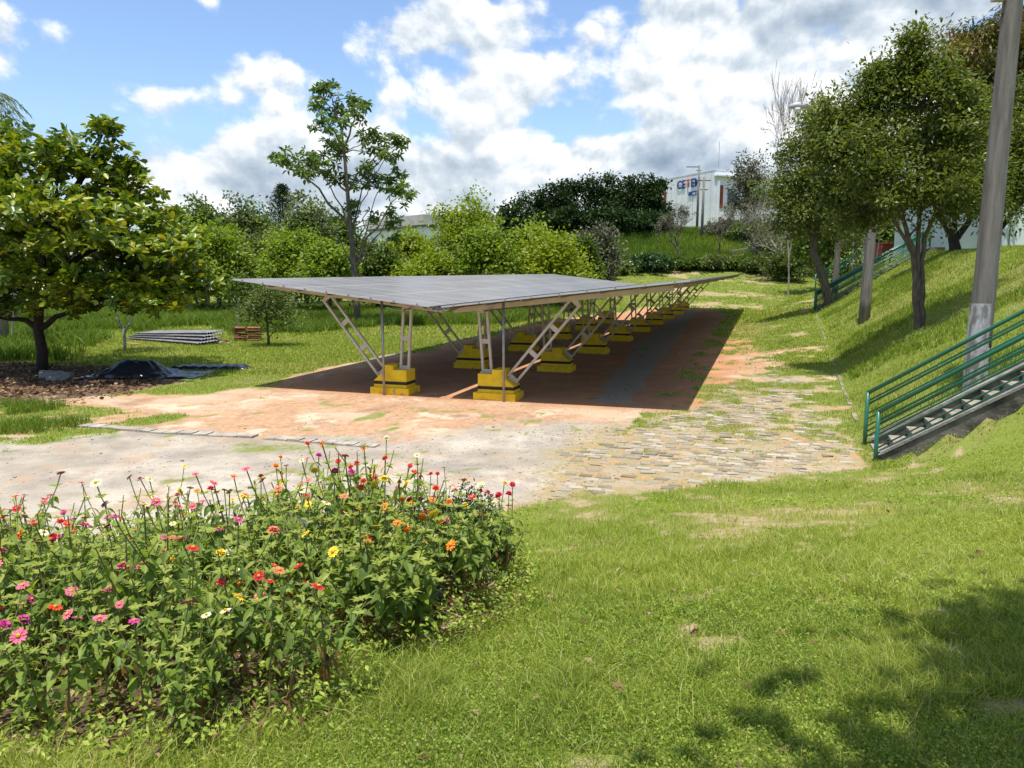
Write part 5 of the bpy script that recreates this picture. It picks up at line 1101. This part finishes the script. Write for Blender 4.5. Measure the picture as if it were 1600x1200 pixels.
def meadow():
    r=np.random.default_rng(52); m=MB()
    # car park weeds and the far end of the way
    for lo,hi,n,hh,ww,u0,u1 in ((12,24,170000,.06,.014,.05,.85),(24,45,150000,.09,.026,.15,.82),(45,100,120000,.13,.06,.08,.6)):
        X,Y=scatter(r,n,lo,hi,u0,u1); K=masks(X,Y); keep=(K['g']*(1-K['bare']*.8)>r.uniform(.3,.9,n))&((K['b']>-2.8)|(Y>60))&~((K['a']>13.85)&(K['a']<15.45)&(K['b']>2.0)); X,Y=X[keep],Y[keep]; dry=K['dry'][keep]; k=len(X)
        onb=K['bank'][keep]; h=hh*r.uniform(.4,1.2,k)*(1+.6*onb*sstep(fbm(X,Y,.8,3),.5,.7)); val=np.where(r.random(k)<.06+.4*dry*(1-.6*onb),r.uniform(.75,1,k),r.uniform(0,.72,k)); blades(m,r,X,Y,h,np.full(k,ww),val,.6)
    # lawn left of the carport
    for lo,hi,n,hh,ww in ((13,24,130000,.07,.016),(24,40,170000,.10,.03),(40,72,150000,.16,.06)):
        X,Y=scatter(r,n,lo,hi,-.85,.2); K=masks(X,Y); keep=(K['g']>r.uniform(.3,.9,n))&(K['b']<-12.3+0*X)&(r.random(n)>.85*K['lit']); X,Y=X[keep],Y[keep]; dry=K['dry'][keep]; k=len(X)
        val=np.where(r.random(k)<.04+.25*dry,r.uniform(.7,1,k),r.uniform(0,.75,k)); blades(m,r,X,Y,hh*r.uniform(.4,1.2,k),np.full(k,ww),val,.6)
    tag(m.build('meadow_grass',LM['blade']),kind='stuff')
    t=MB(); n=26000; X,Y=scatter(r,n,26,70,-.85,.1); b=BX[0]*X+BX[1]*Y; f=fbm(X,Y,.22,3); lim=gnd(0,560)[1]
    keep=(Y>26+4*f+13*sstep(X/Y,-.60,-.50)+6*sstep(X/Y,-.3,-.15))&(b<-15)&(f>.36); X,Y,f=X[keep],Y[keep],f[keep]; X=np.repeat(X,12)+r.normal(0,.12,len(X)*12); Y=np.repeat(Y,12)+r.normal(0,.12,len(Y)*12); f=np.repeat(f,12); k=len(X)
    blades(t,r,X,Y,r.uniform(.3,.8,k)*(.6+f),np.full(k,.032),np.clip(r.random(k)*.8+.3*(f-.4),0,1),.5,seg=2)
    n=9000; X,Y=scatter(r,n,13.5,18.5,-.95,-.4); keep=(sdist(POLY['patch'],X,Y)>0)&(fbm(X,Y,.7,2)>.5); X,Y=X[keep],Y[keep]; X=np.repeat(X,4)+r.normal(0,.03,len(X)*4); Y=np.repeat(Y,4)+r.normal(0,.03,len(Y)*4); k=len(X)
    blades(t,r,X,Y,r.uniform(.1,.32,k),np.full(k,.012),r.uniform(.2,.9,k),.5,seg=2)
    # rough tufts on the bank and the far slope
    n=9000; A=r.uniform(16,60,n); B_=kerb_b(A)+r.uniform(.2,6,n); X,Y=A*AX[0]+B_*BX[0],A*AX[1]+B_*BX[1]; keep=fbm(X+5,Y,.5,3)>.57; X,Y=X[keep],Y[keep]; X=np.repeat(X,8)+r.normal(0,.06,len(X)*8); Y=np.repeat(Y,8)+r.normal(0,.06,len(Y)*8); k=len(X)
    blades(t,r,X,Y,r.uniform(.10,.26,k),np.full(k,.016),r.uniform(.3,1,k),.55,seg=2)
    n=60000; Y=r.uniform(100,140,n); X=Y*r.uniform(.05,.42,n); k=n; blades(t,r,X,Y,r.uniform(.4,1.1,k),np.full(k,.16),np.clip(fbm(X,Y,.15,3)+r.normal(0,.2,k),0,1),.5)
    tag(t.build('tall_grass',LM['tall']),kind='stuff')
meadow()
def paving():          # loose old concrete pavers, many sunken or lost
    r=np.random.default_rng(61); A,B_=np.meshgrid(np.arange(9.5,27,.175),np.arange(-6,2.6,.262)); off=(np.round(A/.175).astype(int)%2)*.13; B_=B_+off
    A=A.ravel()+r.normal(0,.008,A.size); B_=B_.ravel()+r.normal(0,.010,B_.size); X=A*AX[0]+B_*BX[0]; Y=A*AX[1]+B_*BX[1]; K=masks(X,Y); n=len(X)
    keep=(K['cob']*(.55+fbm(X,Y,1.1,3)*.9)>r.uniform(.62,1.3,n))&(K['mound']<.5)&(K['g']<.8); X,Y=X[keep],Y[keep]; n=len(X)
    w=.118*r.uniform(.8,1.04,n); d=.072*r.uniform(.75,1.06,n); rz=math.pi/2*0+r.normal(0,.05,n); top=r.normal(.004,.006,n)
    U=np.array([(-1,-1),(1,-1),(1,1),(-1,1)],float); b=BX; a=AX
    def ring(k,z): 
        q=U[None]*np.stack([w-k,d-k],1)[:,None]+r.normal(0,.009,(n,4,2)); c_,s_=np.cos(rz)[:,None],np.sin(rz)[:,None]; x,y=q[...,0]*c_-q[...,1]*s_,q[...,0]*s_+q[...,1]*c_
        return np.stack([X[:,None]+x*b[0]+y*a[0],Y[:,None]+x*b[1]+y*a[1],HZ(X,Y)[:,None]+z+r.normal(0,.0015,(n,4))],-1)
    V=np.concatenate([ring(0,-.04),ring(0,top[:,None]),ring(.014,top[:,None]+.009)],1); k=np.arange(n)[:,None]*12
    F=[k+[8,9,10,11]]+[k+[i+j,i+(j+1)%4,i+4+(j+1)%4,i+4+j] for i in (0,4) for j in range(4)]; F=np.concatenate(F); v=r.random(n)
    m=MB().addn(V.reshape(-1,3),F,np.tile(v,9)); tag(m.build('paving',LM['paver']),kind='structure')
LM['paver']=leafmat('worn_paver',[(.17,.145,.10),(.25,.215,.155),(.31,.275,.21),(.39,.35,.28)],0,.92,.12)
paving()
def pebbles():
    r=np.random.default_rng(60); m=MB(); n=26000; X,Y=scatter(r,n,9.3,26,-.8,.55); K=masks(X,Y); c=K['cob']+K['pale']*.45+K['soil']*.35+K['strip']*2; keep=(c*fbm(X,Y,.8,3)>r.uniform(.12,.75,n))&(K['g']<.6); X,Y=X[keep],Y[keep]; n=len(X)
    U=np.array([(0,0,1),(1,0,0),(0,1,0),(-1,0,0),(0,-1,0),(0,0,-.5)],float); F=np.array([(0,1,2),(0,2,3),(0,3,4),(0,4,1),(5,2,1),(5,3,2),(5,4,3),(5,1,4)])
    s_=r.uniform(.006,.020,n)**1.0*np.where(r.random(n)<.03,2.,1); V=U[None]*s_[:,None,None]*r.uniform(.6,1.3,(n,6,1))*[1.2,1,.6]; a=r.uniform(0,6.28,n); c_,q=np.cos(a)[:,None],np.sin(a)[:,None]
    V=np.stack([V[...,0]*c_-V[...,1]*q,V[...,0]*q+V[...,1]*c_,V[...,2]],-1)+np.stack([X,Y,HZ(X,Y)+s_*.2],-1)[:,None]
    m.addn(V.reshape(-1,3),(F[None]+np.arange(n)[:,None,None]*6).reshape(-1,3),np.repeat(r.random(n),8)); tag(m.build('pebbles',LM['stone']),kind='stuff')
LM['stone']=leafmat('loose_stone',[(.20,.15,.11),(.33,.29,.24),(.45,.42,.37)],0,.9,.1)
pebbles()
print('faces',sum(len(o.data.polygons) for o in bpy.data.objects if o.type=='MESH' and o.data.users==1))
